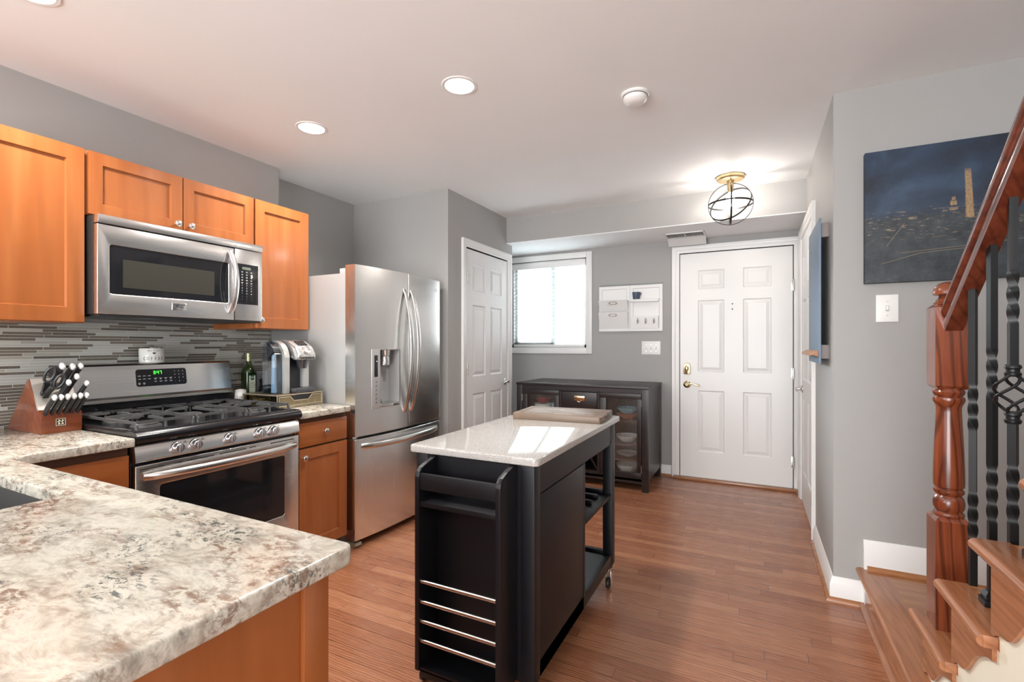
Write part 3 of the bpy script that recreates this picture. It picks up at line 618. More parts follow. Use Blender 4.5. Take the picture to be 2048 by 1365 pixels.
# ================================================================== KITCHEN
ZC, CT = .86, .034
XF = -2.13            # counter front edge
XD = -2.16            # cabinet face
S0, S1 = 1.012, 1.768 # stove
PX, PY = -.645, .652  # peninsula end and far edge
def knob(parent, p, axis='+X'):
    Mx = face(*p, axis); m_ = MB(Mx); m_.lathe([(0, 0), (.008, 0), (.006, .004), (.006, .012), (.014, .018), (.0155, .024), (.010, .029), (0, .030)], (0, 0, 0), 'Z', 20)
    return m_.build('knob', NICKEL, parent)
def shaker(parent, x, y0, y1, z0, z1, name='door', st=.058, th=.02, flat=False, mat=MAPLE):
    m_ = MB(face(x, y0, z0, '+X'))
    if flat: m_.box(0, y1-y0, 0, z1-z0, 0, th, .003)
    else: panel_slab(m_, y1-y0, z1-z0, th, [(st, y1-y0-st, st, z1-z0-st)], 'flat')
    return m_.build(name, mat, parent, angle=30)
# ---- upper cabinets
UX = -2.527
def upper(y0, y1, z0, z1, label):
    t = thing('wall_cabinet', (XL+.15, (y0+y1)/2, z0), label, 'cabinet', 'maple wall cabinets')
    MB().box(XL, UX, y0, y1, z0, z1, .001).build('body', MAPLE, t); return t
c1 = upper(.545, 1.005, 1.312, 2.046, 'maple wall cabinet at the far left edge, left of the microwave')
d = shaker(c1, UX, .550, .998, 1.316, 2.043); knob(d, (UX+.02, .582, 1.37))
c2 = upper(1.007, 1.765, 1.772, 2.046, 'short two door maple wall cabinet above the microwave')
d = shaker(c2, UX, 1.012, 1.386, 1.776, 2.043, st=.05); knob(d, (UX+.02, 1.358, 1.808))
d = shaker(c2, UX, 1.391, 1.762, 1.776, 2.043, st=.05); knob(d, (UX+.02, 1.420, 1.808))
c3 = upper(1.767, 2.138, 1.312, 2.046, 'narrow maple wall cabinet right of the microwave, over the coffee maker')
d = shaker(c3, UX, 1.772, 2.134, 1.316, 2.043); knob(d, (UX+.02, 1.800, 1.362))
c0 = upper(-.15, .543, 1.312, 2.046, 'maple wall cabinet outside the left edge of the view') if False else None
# ---- base cabinets
bc = thing('base_cabinet', (-2.5, 1.95, 0), 'maple base cabinet with one drawer, between stove and fridge', 'cabinet')
MB().box(XL, XD-.02, 1.775, 2.118, .09, ZC-CT, .001).box(XL, XD-.09, 1.775, 2.118, 0, .09).build('body', MAPLE, bc)
MB().box(XD-.02, XD-.0195, 1.776, 2.117, .09, ZC-CT-.001).build('face_gap_shade', MAPSHADE, bc)  # dark sheet standing in for shade between the fronts
d = shaker(bc, XD-.0195, 1.779, 2.114, .668, .798, 'drawer', flat=True, mat=MAPLEY); knob(d, (XD, 1.945, .737))
d = shaker(bc, XD-.0195, 1.779, 2.114, .095, .658, 'door'); knob(d, (XD, 1.803, .612))
bl_ = thing('base_cabinet', (-2.5, .8, 0), 'maple base cabinet left of the stove under the knife block', 'cabinet')
MB().box(XL, XD-.02, .66, 1.003, .09, ZC-CT, .001).box(XL, XD-.09, .66, 1.003, 0, .09).build('body', MAPLE, bl_)
MB().box(XD-.02, XD-.0195, .665, 1.002, .09, ZC-CT-.001).build('face_gap_shade', MAPSHADE, bl_)
shaker(bl_, XD-.0195, .67, .999, .668, .792, 'drawer', flat=True, mat=MAPLEY); shaker(bl_, XD-.0195, .67, .999, .095, .658, 'door')
pc = thing('peninsula_cabinet', (-1.6, .3, 0), 'maple peninsula cabinet end panel under the granite counter', 'cabinet')
SNX0, SNX1, SNY0, SNY1 = -2.05, -1.476, .12, .552
MB().box(XL+.01, PX-.045, .0, .04, 0, ZC-CT).box(XL+.01, PX-.045, .58, PY-.03, 0, ZC-CT).box(PX-.065, PX-.045, .0, PY-.03, 0, ZC-CT).box(-1.40, -1.38, .04, .58, .1, ZC-CT).build('body', MAPLE, pc)
m_ = MB(); m_.box(PX-.045, PX-.034, .57, PY-.03, 0, ZC-CT, .002); m_.build('corner_stile', MAPLE, pc)
# ---- countertops
ct = MB()
def slab(x0, x1, y0, y1): ct.box(x0, x1, y0, y1, ZC-CT, ZC)
# one L-shaped top with the sink opening
def outline_slab(outer, holes, z0, z1, bev):
    t = bmesh.new(); loops = []
    for lp_ in [outer]+holes: 
        vs_ = [t.verts.new((x, y, z1)) for x, y in lp_]; loops.append(vs_)
        for i in range(len(vs_)): t.edges.new((vs_[i], vs_[(i+1) % len(vs_)]))
    r = bmesh.ops.triangle_fill(t, edges=t.edges[:], use_beauty=True, use_dissolve=False)
    top = [f for f in t.faces]
    for f in top:
        f.normal_update()
        if f.normal.z < 0: f.normal_flip()
    ext = bmesh.ops.extrude_face_region(t, geom=top)
    nv = [g for g in ext['geom'] if isinstance(g, bmesh.types.BMVert)]
    for v in nv: v.co.z = z0
    bmesh.ops.recalc_face_normals(t, faces=t.faces[:])
    ed = [e for e in t.edges if len(e.link_faces) == 2 and e.calc_face_angle(0) > .6 and abs(e.verts[0].co.z-e.verts[1].co.z) < 1e-5]
    bmesh.ops.bevel(t, geom=ed, offset=bev, segments=3, affect='EDGES', profile=.5)
    m_ = MB(); m_._add(t); return m_
def arc(cx, cy, r, a0, a1, n=6): return [(cx+r*cos(R(a0+(a1-a0)*i/n)), cy+r*sin(R(a0+(a1-a0)*i/n))) for i in range(n+1)]
outer = [(XL+.008, -.05), *arc(PX-.02, -.03, .02, -90, 0), *arc(PX-.02, PY-.02, .02, 0, 90), *arc(XF+.07, PY+.07, .07, 270, 180), (XF, S0-.008), (XL+.008, S0-.008)]
hole = [*arc(SNX1-.03, SNY1-.03, .03, 0, 90), *arc(SNX0+.03, SNY1-.03, .03, 90, 180), *arc(SNX0+.03, SNY0+.03, .03, 180, 270), *arc(SNX1-.03, SNY0+.03, .03, 270, 360)]
ctp = outline_slab(outer, [hole], ZC-CT, ZC, .005).build('countertop', GRAN); tag(ctp, 'large cream and brown granite peninsula countertop in the left foreground', 'countertop')
ct2 = outline_slab([(XL+.008, S1+.006), (XF, S1+.006), (XF, 2.112), (XF-.012, 2.124), (XL+.008, 2.124)], [], ZC-CT, ZC, .005).build('countertop', GRAN); tag(ct2, 'small granite countertop between stove and fridge under the coffee maker', 'countertop')
sk = thing('sink', (-1.76, .33, .62), 'dark undermount sink basin cut into the granite', 'sink')
m_ = MB(); g = .004
m_.box(SNX0-.02, SNX0-g, SNY0-.02, SNY1+.02, .62, ZC-CT-.0005).box(SNX1+g, SNX1+.02, SNY0-.02, SNY1+.02, .62, ZC-CT-.0005).box(SNX0-.02, SNX1+.02, SNY0-.02, SNY0-g, .62, ZC-CT-.0005).box(SNX0-.02, SNX1+.02, SNY1+g, SNY1+.02, .62, ZC-CT-.0005).box(SNX0-.02, SNX1+.02, SNY0-.02, SNY1+.02, .61, .62)
m_.build('basin', plain('sink_steel', (.16, .16, .155), .4, .7), sk)

# ---- microwave
mw = thing('microwave', (-2.65, 1.388, 1.345), 'stainless steel over the range microwave under the wall cabinets', 'microwave')
m0, m1, mz0, mz1, mx = 1.012, 1.763, 1.350, 1.766, -2.435
MB().box(XL+.01, mx-.035, m0, m1, mz0, mz1, .003).build('body', plain('dark_metal_case', (.05, .05, .05), .35, .6), mw)
MB().box(mx-.34, mx-.01, m0+.01, m1-.01, mz0-.010, mz0+.001, .002).build('underside_grille', BLKPL, mw)
MB().box(mx-.034, mx+.006, m0-.001, m1+.001, mz1-.036, mz1+.001, .006).build('top_vent_strip', STH, mw)
ds = 1.603
m_ = MB(face(mx-.034, m0, mz0, '+X')); wd = ds-m0; dh = mz1-mz0-.040
t = bmesh.new()
# door frame with rounded window opening, from outline
def frame_plate(W, Hh, hx0, hx1, hy0, hy1, r, th):
    o_ = outline_slab([(0, 0), (W, 0), (W, Hh), (0, Hh)], [[*arc(hx1-r, hy1-r, r, 0, 90, 4), *arc(hx0+r, hy1-r, r, 90, 180, 4), *arc(hx0+r, hy0+r, r, 180, 270, 4), *arc(hx1-r, hy0+r, r, 270, 360, 4)]], 0, th, .003)
    return o_
def place(mbx, Mx, name, mat, parent):
    me = bpy.data.meshes.new('t'); mbx.bm.to_mesh(me); mbx.bm.free(); me.transform(Mx); n_ = MB(); n_.bm.from_mesh(me); bpy.data.meshes.remove(me); return n_.build(name, mat, parent)
dr = place(frame_plate(wd-.002, dh, .044, .560, 1.437-mz0, 1.645-mz0, .008, .034), face(mx-.034, m0, mz0, '+X'), 'door', STH, mw)
MB().box(mx-.03, mx-.004, m0+.042, m0+.562, 1.435, 1.647).build('door_window', BLKG, dr)
MB().box(mx-.0038, mx-.0034, 1.105, 1.50, 1.468, 1.590).build('viewing_mesh', plain('dark_mesh', (.030, .029, .022), .35), dr)
pth = [(mx+.004+.050*sp(t_, .8), 1.580, 1.388+.315*t_) for t_ in [i/18 for i in range(19)]]
MB().sweep(pth, [(.008*cos(a*pi/5), .0145*sin(a*pi/5)) for a in range(10)], (0, 1, 0)).build('handle', KNOBM, dr)
m_ = MB(); m_.box(mx-.034, mx, ds+.002, m1, mz0, mz1-.038, .004); cpn = m_.build('control_panel', STH, mw)
MB().box(mx-.002, mx+.001, ds+.004, 1.737, 1.437, 1.652, .0008).build('keypad', BLKG, cpn)
MB().box(mx+.001, mx+.0016, 1.645, 1.693, 1.622, 1.636).build('display', plain('dim_display', (.16, .19, .15), .4), cpn)
kp = MB()
for r_ in range(11):
    for c_ in range(3):
        yy = 1.645+c_*.026; zz = 1.610-r_*.0145
        if r_ >= 5: kp.text('123456789*0#'[min(11, (r_-5)*3+c_)] if r_ < 9 else '-', .0095, face(mx+.0012, yy, zz, '+X'), .0002)
        else: kp.box(mx+.001, mx+.0014, yy-.005, yy+.005, zz-.001, zz+.001); kp.box(mx+.001, mx+.0014, yy-.0015, yy+.0015, zz-.005, zz-.0025)
kp.build('key_legend', WINK, cpn)
bd = MB().box(mx, mx+.004, 1.300, 1.362, 1.383, 1.419, .0015).build('badge', CHROME, dr)
MB().text('FRIGIDAIRE', .0105, face(mx+.0042, 1.331, 1.409, '+X'), .0002, .0001).text('PROFESSIONAL', .0062, face(mx+.0042, 1.331, 1.398, '+X'), .0002).build('badge_lettering', INK, bd)

# ---- stove
sv = thing('gas_range', (-2.5, 1.39, 0), 'stainless gas range with black cooktop and five knobs', 'stove')
sxf = -2.15
MB().box(XL+.03, sxf-.03, S0, S1, .03, .835, .003).box(XL+.05, sxf-.07, S0+.02, S1-.02, 0, .03).build('body', BLKE, sv)
# cooktop with raised rounded rim
ck = MB(); prof = [(XL+.05, .845), (-2.155, .845), (-2.135, .835), (-2.125, .848), (-2.128, .866), (-2.145, .878), (-2.19, .880), (-2.22, .872), (XL+.05, .872)]
ck.prism([(x, z) for x, z in prof], 'Y', S0-.001, S1+.001, 0)
ck.box(-2.75, -2.15, S0, S0+.03, .86, .881, .006).box(-2.75, -2.15, S1-.03, S1, .86, .881, .006)
ck.build('cooktop', BLKE, sv, angle=50)
m_ = MB(); m_.prism([(sxf-.03, .758), (sxf+.002, .758), (sxf+.008, .765), (sxf-.002, .822), (sxf-.010, .830), (sxf-.03, .830)], 'Y', S0+.001, S1-.001, 0); cp = m_.build('control_panel', STH, sv)
for i, yy in enumerate((1.165, 1.238, 1.388, 1.538, 1.612)):
    k = MB(); k.lathe([(0, 0), (.0235, 0), (.0235, .006), (.021, .008), (.0195, .024), (.017, .028), (0, .028)], (sxf+.003, yy, .793), 'X', 28)
    k.box(sxf+.03, sxf+.036, yy-.0045, yy+.0045, .776, .810, .002)
    kk = k.build('control_knob', KNOBM, cp)
    q = MB(); q.lathe([(0, 0), (.0245, 0), (.0245, .002), (0, .002)], (sxf+.001, yy, .793), 'X', 28); q.box(sxf+.004, sxf+.005, yy+.028, yy+.045, .808, .8088); q.box(sxf+.004, sxf+.005, yy+.03, yy+.034, .811, .815); q.build('knob_markings', INK, kk)
# oven door
od = place(frame_plate(S1-S0-.004, .552, .088, .668, .155, .462, .012, .03), face(sxf-.028, S0+.002, .192, '+X'), 'oven_door', STH, sv)
MB().box(sxf-.026, sxf-.002, S0+.08, S1-.08, .34, .66).build('oven_window', BLKG, od)
for a, b in ((1.03, 1.115), (1.155, 1.185), (1.205, 1.32), (1.345, 1.47), (1.49, 1.52), (1.60, 1.735)): MB().box(sxf+.0005, sxf+.003, a, b, .727, .731).build('vent_slot', INK, od)
pth = [(sxf+.012+.055*sp(t_, .55), 1.040+.70*t_, .700) for t_ in [i/28 for i in range(29)]]
MB().sweep(pth, [(.010*cos(a*pi/6), .0155*sin(a*pi/6)) for a in range(12)]).box(sxf-.002, sxf+.02, 1.045, 1.075, .69, .71, .004).box(sxf-.002, sxf+.02, 1.705, 1.735, .69, .71, .004).build('oven_handle', STH, od)
MB().box(sxf-.03, sxf, S0+.002, S1-.002, .05, .185, .006).build('storage_drawer', STH, sv)
# back guard
bg = MB(); bg.prism([(-2.86, .87), (-2.715, .87), (-2.715, .95), (-2.86, .95)], 'Y', S0, S1); bg.build('lower_guard', BLKE, sv)
bg = MB(); bg.prism([(-2.86, .948), (-2.700, .948), (-2.700, .962), (-2.712, .972), (-2.735, 1.118), (-2.745, 1.127), (-2.86, 1.127)], 'Y', S0, S1); bgo = bg.build('back_guard', STH, sv)
for yy in (S1, S0-.004): MB().box(-2.86, -2.738, yy, yy+.004, .87, 1.126).build('guard_end_cap', BLKPL, sv)
# display tilted with the guard
tilt = math.atan2(.023, .146); Mg = Matrix.Translation((-2.7165, 1.39, 1.0)) @ Matrix.Rotation(-tilt, 4, 'Y')
Mg2 = Mg @ face(0, 0, 0, '+X')
# local: x right (y world), y up
dp = MB(Mg2); pts = [*arc(.135-.012, .098-.012, .012, 0, 90, 4), *arc(-.101+.012, .098-.012, .012, 90, 180, 4), *arc(-.101+.012, .012+.012, .012, 180, 270, 4), *arc(.135-.012, .012+.012, .012, 270, 360, 4)]
dp.prism(pts, 'Z', -.004, .0012); dpo = dp.build('display_panel', BLKG, bgo)
def seg7(mb, ch, x, y, w_, h_, t_):
    on = {'3': 'abgcd', '4': 'fgbc', '7': 'abc'}[ch]
    R_ = {'a': (0, w_, h_-t_, h_), 'b': (w_-t_, w_, h_/2, h_), 'c': (w_-t_, w_, 0, h_/2), 'd': (0, w_, 0, t_), 'f': (0, t_, h_/2, h_), 'g': (0, w_, h_/2-t_/2, h_/2+t_/2)}
    for s_ in on: a, b, c, d_ = R_[s_]; mb.box(x+a, x+b, y+c, y+d_, .0012, .0022)
lc = MB(Mg2)
for i, ch in enumerate('347'): seg7(lc, ch, -.022+i*.0135+(.002 if i else 0), .072, .009, .016, .0022)
lc.box(-.0100, -.0090, .076, .0775, .0012, .0022).box(-.0100, -.0090, .082, .0835, .0012, .0022).build('clock_digits', GREENLED, dpo)
lg = MB(Mg2)
for r_ in range(4):
    for c_ in range(3): lg.text('123456789 0 '[r_*3+c_] if '123456789 0 '[r_*3+c_] != ' ' else '-', .0075, Mg2.inverted() @ Mg2 @ Matrix.Translation((.078+c_*.020, .083-r_*.0175, .0014)), .0002)
for r_ in range(2):
    for c_ in range(3): lg.box(-.092+c_*.022, -.080+c_*.022, .064-r_*.016, .066-r_*.016, .0012, .0018)
for r_ in range(2):
    for c_ in range(4): lg.box(-.022+c_*.024, -.008+c_*.024, .050-r_*.016, .0515-r_*.016, .0012, .0018).box(-.017+c_*.024, -.013+c_*.024, .044-r_*.012, .0475-r_*.012, .0012, .0018)
for c_ in range(2): lg.lathe([(.003, .0012), (.0045, .0012), (.0045, .0018), (.003, .0018)], (-.088+c_*.021, .027, 0), 'Z', 12, ring=True)
lg.build('key_legend', WINK, dpo)
# burners and grates
for (bx, by, br) in ((-2.33, 1.14, .045), (-2.58, 1.14, .036), (-2.45, 1.39, .05), (-2.33, 1.64, .045), (-2.58, 1.64, .036)):
    MB().lathe([(0, 0), (br+.012, 0), (br+.010, .006), (br, .008), (br, .014), (br-.006, .018), (0, .018)], (bx, by, .872), seg=28).build('burner', IRON, sv)
SQ = [(-.0045, -.005), (.0045, -.005), (.0035, .006), (-.0035, .006)]
def gpath(mb, pts): 
    P_ = [Vector(p) for p in pts]; out = [P_[0]]
    for i in range(1, len(P_)-1):
        a = P_[i]+(P_[i-1]-P_[i]).normalized()*.012; b = P_[i]+(P_[i+1]-P_[i]).normalized()*.012
        for k in range(4):
            t_ = k/3; out.append(a*(1-t_)**2+P_[i]*2*t_*(1-t_)+b*t_*t_)
    out.append(P_[-1]); mb.sweep(out, SQ)
gz = .912
def grate(y0, y1, cents):
    g_ = MB(); x0, x1 = -2.70, -2.185
    for y in (y0+.006, y1-.006): gpath(g_, [(x0+.01, y, .872), (x0+.01, y, gz-.006), (x1-.01, y, gz-.006), (x1-.01, y, .874)])
    for x in (x0+.012, x1-.012): gpath(g_, [(x, y0+.006, gz-.004), (x, y1-.006, gz-.004)])
    gpath(g_, [(x0+.015, (y0+y1)/2, gz), ((x0+x1)/2-.06, (y0+y1)/2, gz)]) if len(cents) == 1 else gpath(g_, [((x0+x1)/2, y0+.006, gz), ((x0+x1)/2, y1-.006, gz)])
    for (cx, cy) in cents:
        for dx, dy in ((1, 0), (-1, 0), (0, 1), (0, -1)):
            if dx: ex = (x1-.012 if dx > 0 else (x0+.012 if len(cents) == 1 or cx < -2.45 else -2.4425)); 
            if dx and cx < -2.45 and dx > 0 and len(cents) > 1: ex = -2.4425
            if dx: gpath(g_, [(ex, cy, gz-.006), (ex-dx*.02, cy, gz+.002), (cx+dx*.022, cy, gz+.002)])
            else:
                ey = y1-.006 if dy > 0 else y0+.006; gpath(g_, [(cx, ey, gz-.006), (cx, ey-dy*.02, gz+.002), (cx, cy+dy*.022, gz+.002)])
        if len(cents) == 2:
            for sx_, sy_ in ((1, 1), (1, -1)):
                pass
    n = 3
    for y in (y0+.006, (y0+y1)/2, y1-.006):
        g_.cyl((x1-.012, y, .871), (x1-.012, y, gz-.006), .006, .0045, seg=8)
        g_.cyl((x0+.012, y, .871), (x0+.012, y, gz-.006), .006, .0045, seg=8)
    return g_.build('grate', IRON, sv)
grate(1.035, 1.262, [(-2.33, 1.14), (-2.58, 1.14)]); grate(1.270, 1.510, [(-2.45, 1.39)]); grate(1.518, 1.745, [(-2.33, 1.64), (-2.58, 1.64)])

# ---- fridge
fr = thing('refrigerator', (-2.5, 2.58, 0), 'stainless french door refrigerator with water dispenser', 'refrigerator')
F0, F1, fx = 2.142, 3.010, -2.205
MB().box(-2.875, fx, F0+.004, F1-.004, .035, 1.655, .004).build('case', STSIDE, fr)
MB().box(-2.86, fx-.01, F0+.02, F1-.02, .0, .04).build('base_grille', BLKPL, fr)
for yy in (F0+.015, F1-.075): MB().box(fx-.06, fx+.012, yy, yy+.06, 1.655, 1.688, .006).build('hinge_cover', GRAYPL, fr)
MB().prism([(fx-.10, 0.0), (fx+.06, 0.0), (fx+.085, .012), (fx+.08, .03), (fx-.1, .045)], 'Y', F0+.004, F0+.055, .003).build('front_foot', plain('tan_metal', (.36, .33, .25), .4, .5), fr)
def bulge(y): u = (y-(F0+F1)/2)/((F1-F0)/2); return .083+.030*(1-u*u)
def fdoor(y0, y1, z0, z1, name, hole=None):
    """curved door front; hole=(y0,y1,z0,z1)"""
    t = bmesh.new(); N = 24
    ys = sorted({y0, y1, *[y0+(y1-y0)*i/N for i in range(N+1)], *([hole[0], hole[1]] if hole else [])}); zs = sorted({z0, z1, *([hole[2], hole[3]] if hole else [])})
    V = {}
    def v(x, y, z):
        k = (round(x, 5), round(y, 5), round(z, 5))
        if k not in V: V[k] = t.verts.new(k)
        return V[k]
    fxx = lambda y: fx+bulge(y)
    for a, b in zip(ys, ys[1:]):
        for c, d_ in zip(zs, zs[1:]):
            if hole and hole[0] < (a+b)/2 < hole[1] and hole[2] < (c+d_)/2 < hole[3]: continue
            t.faces.new((v(fxx(a), a, c), v(fxx(b), b, c), v(fxx(b), b, d_), v(fxx(a), a, d_)))
        t.faces.new((v(fx+.004, a, z0), v(fx+.004, b, z0), v(fxx(b), b, z0), v(fxx(a), a, z0)))
        t.faces.new((v(fx+.004, a, z1), v(fxx(a), a, z1), v(fxx(b), b, z1), v(fx+.004, b, z1)))
    for y in (y0, y1): t.faces.new([v(fx+.004, y, z0), v(fx+.004, y, z1)]+[v(fxx(y), y, z) for z in reversed(zs)])
    t.faces.new((v(fx+.004, y0, z0), v(fx+.004, y0, z1), v(fx+.004, y1, z1), v(fx+.004, y1, z0)))
    bmesh.ops.recalc_face_normals(t, faces=t.faces[:])
    if not hole:
        ed = [e for e in t.edges if len(e.link_faces) == 2 and e.calc_face_angle(0) > 1.0]; bmesh.ops.bevel(t, geom=ed, offset=.006, segments=3, affect='EDGES', profile=.6)
    m_ = MB(); m_._add(t); return m_.build(name, STV, fr, angle=30)
hy0, hy1, hz0, hz1 = 2.265, 2.515, .825, 1.190
fd1 = fdoor(F0, 2.593, .668, 1.702, 'door', (hy0, hy1, hz0, hz1)); fd2 = fdoor(2.600, F1, .668, 1.702, 'door'); fd3 = fdoor(F0, F1, .045, .652, 'freezer_drawer')
# dispenser
m_ = MB(); xx = fx+bulge(hy0)
m_.box(fx+.012, fx+.016, hy0, hy1, hz0, hz1).box(fx+.012, fx+.088, hy0-.001, hy0+.003, hz0, hz1).box(fx+.012, fx+.108, hy1-.003, hy1+.001, hz0, hz1).box(fx+.012, fx+.095, hy0, hy1, hz1-.004, hz1+.001).box(fx+.012, fx+.095, hy0, hy1, hz0-.001, hz0+.004)
dso = m_.build('dispenser_recess', GRAYPL, fd1)
m_ = MB(); m_.prism([(fx+.02, hy0-.002), (fx+bulge(hy0)+.003, hy0-.002), (fx+bulge(hy0+.068)+.003, hy0+.068), (fx+.02, hy0+.068)], 'Z', hz0-.005, hz1+.002, .002); pnl = m_.build('dispenser_panel', plain('silver_plastic', (.45, .45, .45), .35, .4), fd1)
m_ = MB(); xo = fx+bulge(hy0+.034)+.003; m_.box(xo-.004, xo+.001, hy0+.018, hy0+.050, 1.02, 1.155, .001); m_.build('dispenser_screen', BLKG, fd1)
m_ = MB(); m_.box(xo+.001, xo+.002, hy0+.033, hy0+.042, 1.115, 1.119); m_.build('screen_light', PALELED, fd1)
m_ = MB()
for k in range(6): m_.box(xo-.001, xo+.0012, hy0+.026, hy0+.042, .985-k*.026, .987-k*.026); m_.box(xo-.001, xo+.0012, hy0+.032, hy0+.037, .990-k*.026, .995-k*.026)
m_.build('dispenser_buttons', INK, fd1)
yc = (hy0+.068+hy1)/2
m_ = MB(); m_.lathe([(0, 0), (.034, 0), (.034, .045), (.028, .062), (0, .062)], (fx+.058, yc, 1.09), 'Z', 24); m_.cyl((fx+.058, yc, 1.15), (fx+.058, yc, 1.187), .036, .040); m_.build('dispenser_spout', CHROME, fd1)
m_ = MB(); m_.box(fx+.020, fx+.032, yc-.018, yc+.018, .86, 1.08, .005); m_.build('dispenser_paddle', GRAYPL, fd1)
m_ = MB(); m_.prism([(fx+.016, hy0+.07), (fx+bulge(hy0+.07)+.010, hy0+.07), (fx+bulge(yc)+.024, yc), (fx+bulge(hy1)+.006, hy1-.003), (fx+.016, hy1-.003)], 'Z', hz0+.002, hz0+.022, .003); m_.build('drip_tray', STV, fd1)
# sweep 'side' axis lies across Y for vertical handles
def fhandle(yy, parent):
    n = 26; t = MB(); p_ = [Vector((fx+bulge(yy)-.004+.070*sp(k/n, .7), yy, .772+.820*k/n)) for k in range(n+1)]
    t.sweep(p_, [(.008*cos(a*pi/6), .0175*sin(a*pi/6)) for a in range(12)], (0, 1, 0)); return t.build('door_handle', STV, parent)
fhandle(2.560, fd1); fhandle(2.634, fd2)
n = 26; p_ = [Vector((fx+bulge(2.19+.77*k/n)-.004+.052*sp(k/n, .5), 2.19+.77*k/n, .605)) for k in range(n+1)]
MB().sweep(p_, [(.009*cos(a*pi/6), .019*sin(a*pi/6)) for a in range(12)]).build('drawer_handle', STH, fd3)
m_ = MB(); Ml = Matrix.Translation((fx+bulge(2.940)+.0022, 2.940, 1.625)) @ Matrix.Rotation(R(6.7), 4, 'Z') @ face(0, 0, 0, '+X'); m_.text('LG', .028, Ml @ Matrix.Translation((.012, 0, 0)), .0004, .0006)
m_.lathe([(.010, 0), (.0125, 0), (.0125, .0006), (.010, .0006)], (0, 0, 0), 'Z') if False else None
c_ = MB(Ml); c_.lathe([(.0085, 0), (.0105, 0), (.0105, .0006), (.0085, .0006)], (-.018, 0, 0), 'Z', 24, ring=True)
m_.bm.from_mesh((lambda me: (c_.bm.to_mesh(me), me)[1])(bpy.data.meshes.new('t'))); m_.build('logo', plain('logo_silver', (.85, .85, .85), .2, 1), fd2)
MB().box(fx, fx+.06, F0+.004, F0+.04, .653, .667, .002).build('door_hinge', CHROME, fr)

# ---- knife block
kb = thing('knife_block', (-2.70, .938, ZC), 'cherry wood knife block full of black handled knives', 'knife block')
m_ = MB(); m_.prism([(-2.540, ZC), (-2.540, .940), (-2.572, .952), (-2.647, 1.078), (-2.668, 1.078), (-2.852, .875), (-2.852, ZC)], 'Y', .872, 1.004, .003); m_.build('block', KBLOCK, kb)
a_ = Vector((-2.572, 0, .953)); b2 = Vector((-2.647, 0, 1.079)); nn = Vector((.859, 0, .512)).normalized()
m_ = MB(); m_.prism([(-2.571, .954), (-2.568, .956), (-2.643, 1.081), (-2.646, 1.080)], 'Y', .8735, 1.0025, 0); m_.build('face_plate', plain('pale_brushed_plate', (.55, .53, .48), .3, .6), kb)
em = MB(); em.box(-2.540, -2.5392, .918, .948, .890, .918).build('emblem', INK, kb)
e2 = MB(face(-2.5391, .933, .904, '+X'))
for a, b, c, d_ in ((-.0155, .0155, .0135, .0148), (-.0155, .0155, -.0148, -.0135), (-.0155, -.0142, -.0148, .0148), (.0142, .0155, -.0148, .0148)): e2.box(a, b, c, d_, 0, .0006)
for sx_ in (-1, 1):
    x_ = sx_*.0055; e2.cyl((x_, .0085, 0), (x_, .0085, .0006), .0022, seg=12)
    for q_ in (((x_, .0065), (x_, -.001)), ((x_, -.001), (x_-.003, -.0105)), ((x_, -.001), (x_+.003, -.0105)), ((x_, .004), (x_-.0055, .001)), ((x_, .004), (x_+.0055, .006))):
        (ax, ay), (bx, by) = q_; dv = Vector((bx-ax, by-ay)).normalized(); pv = Vector((-dv.y, dv.x))*.0012
        e2.prism([(ax+pv.x, ay+pv.y), (ax-pv.x, ay-pv.y), (bx-pv.x, by-pv.y), (bx+pv.x, by+pv.y)], 'Z', 0, .0006)
e2.build('emblem_figures', plain('emblem_cream', (.75, .68, .52), .4), kb)
def knife(b, tip, rr_=.010, nm='steak'):
    k = thing('kitchen_knife', b, '', 'knife'); b = Vector(b); tip = Vector(tip); d_ = (tip-b); L_ = d_.length; d_.normalize()
    sd = d_.cross(Vector((0, 1, 0))).normalized()
    path = [b-d_*.012+sd*0, b+d_*L_*.15+sd*.002, b+d_*L_*.4+sd*.004, b+d_*L_*.7+sd*.002, b+d_*(L_-.008)-sd*.001]
    n_ = 10; t = bmesh.new(); rings = []
    for i, (p, s_) in enumerate(zip(path, (.8, .95, 1.05, .95, 1.0))):
        rings.append([t.verts.new(p+Vector((0, 1, 0))*(.68*rr_*s_*cos(2*pi*j/n_))+sd*(1.15*rr_*s_*sin(2*pi*j/n_))) for j in range(n_)])
    for A, B in zip(rings, rings[1:]):
        for j in range(n_): t.faces.new((A[j], A[(j+1) % n_], B[(j+1) % n_], B[j]))
    t.faces.new(rings[0]); t.faces.new(rings[-1]); bmesh.ops.recalc_face_normals(t, faces=t.faces[:])
    m_ = MB(); m_._add(t); m_.build('knife_handle', BLKPL, k, angle=60)
    rings = []; t = bmesh.new()
    for off, s_ in ((-.010, .98), (-.002, 1.03), (.003, .8), (.0045, .3)):
        rings.append([t.verts.new(tip+d_*off-sd*.001+Vector((0, 1, 0))*(.72*rr_*s_*cos(2*pi*j/n_))+sd*(1.2*rr_*s_*sin(2*pi*j/n_))) for j in range(n_)])
    for A, B in zip(rings, rings[1:]):
        for j in range(n_): t.faces.new((A[j], A[(j+1) % n_], B[(j+1) % n_], B[j]))
    t.faces.new(rings[0]); t.faces.new(rings[-1]); bmesh.ops.recalc_face_normals(t, faces=t.faces[:])
    m_ = MB(); m_._add(t); m_.build('end_cap', KCAP, k, angle=60)
    return k
ordn = ['leftmost', 'second from left', 'third from left', 'third from right', 'second from right', 'rightmost']
for i in range(6):
    y = .885+.0205*i; k = knife((-2.548, y, .938), (-2.458, y, 1.016), .0105); k['group'] = 'steak knives in the knife block'
    k['label'] = 'black steak knife, %s in the front row of the block' % ordn[i]
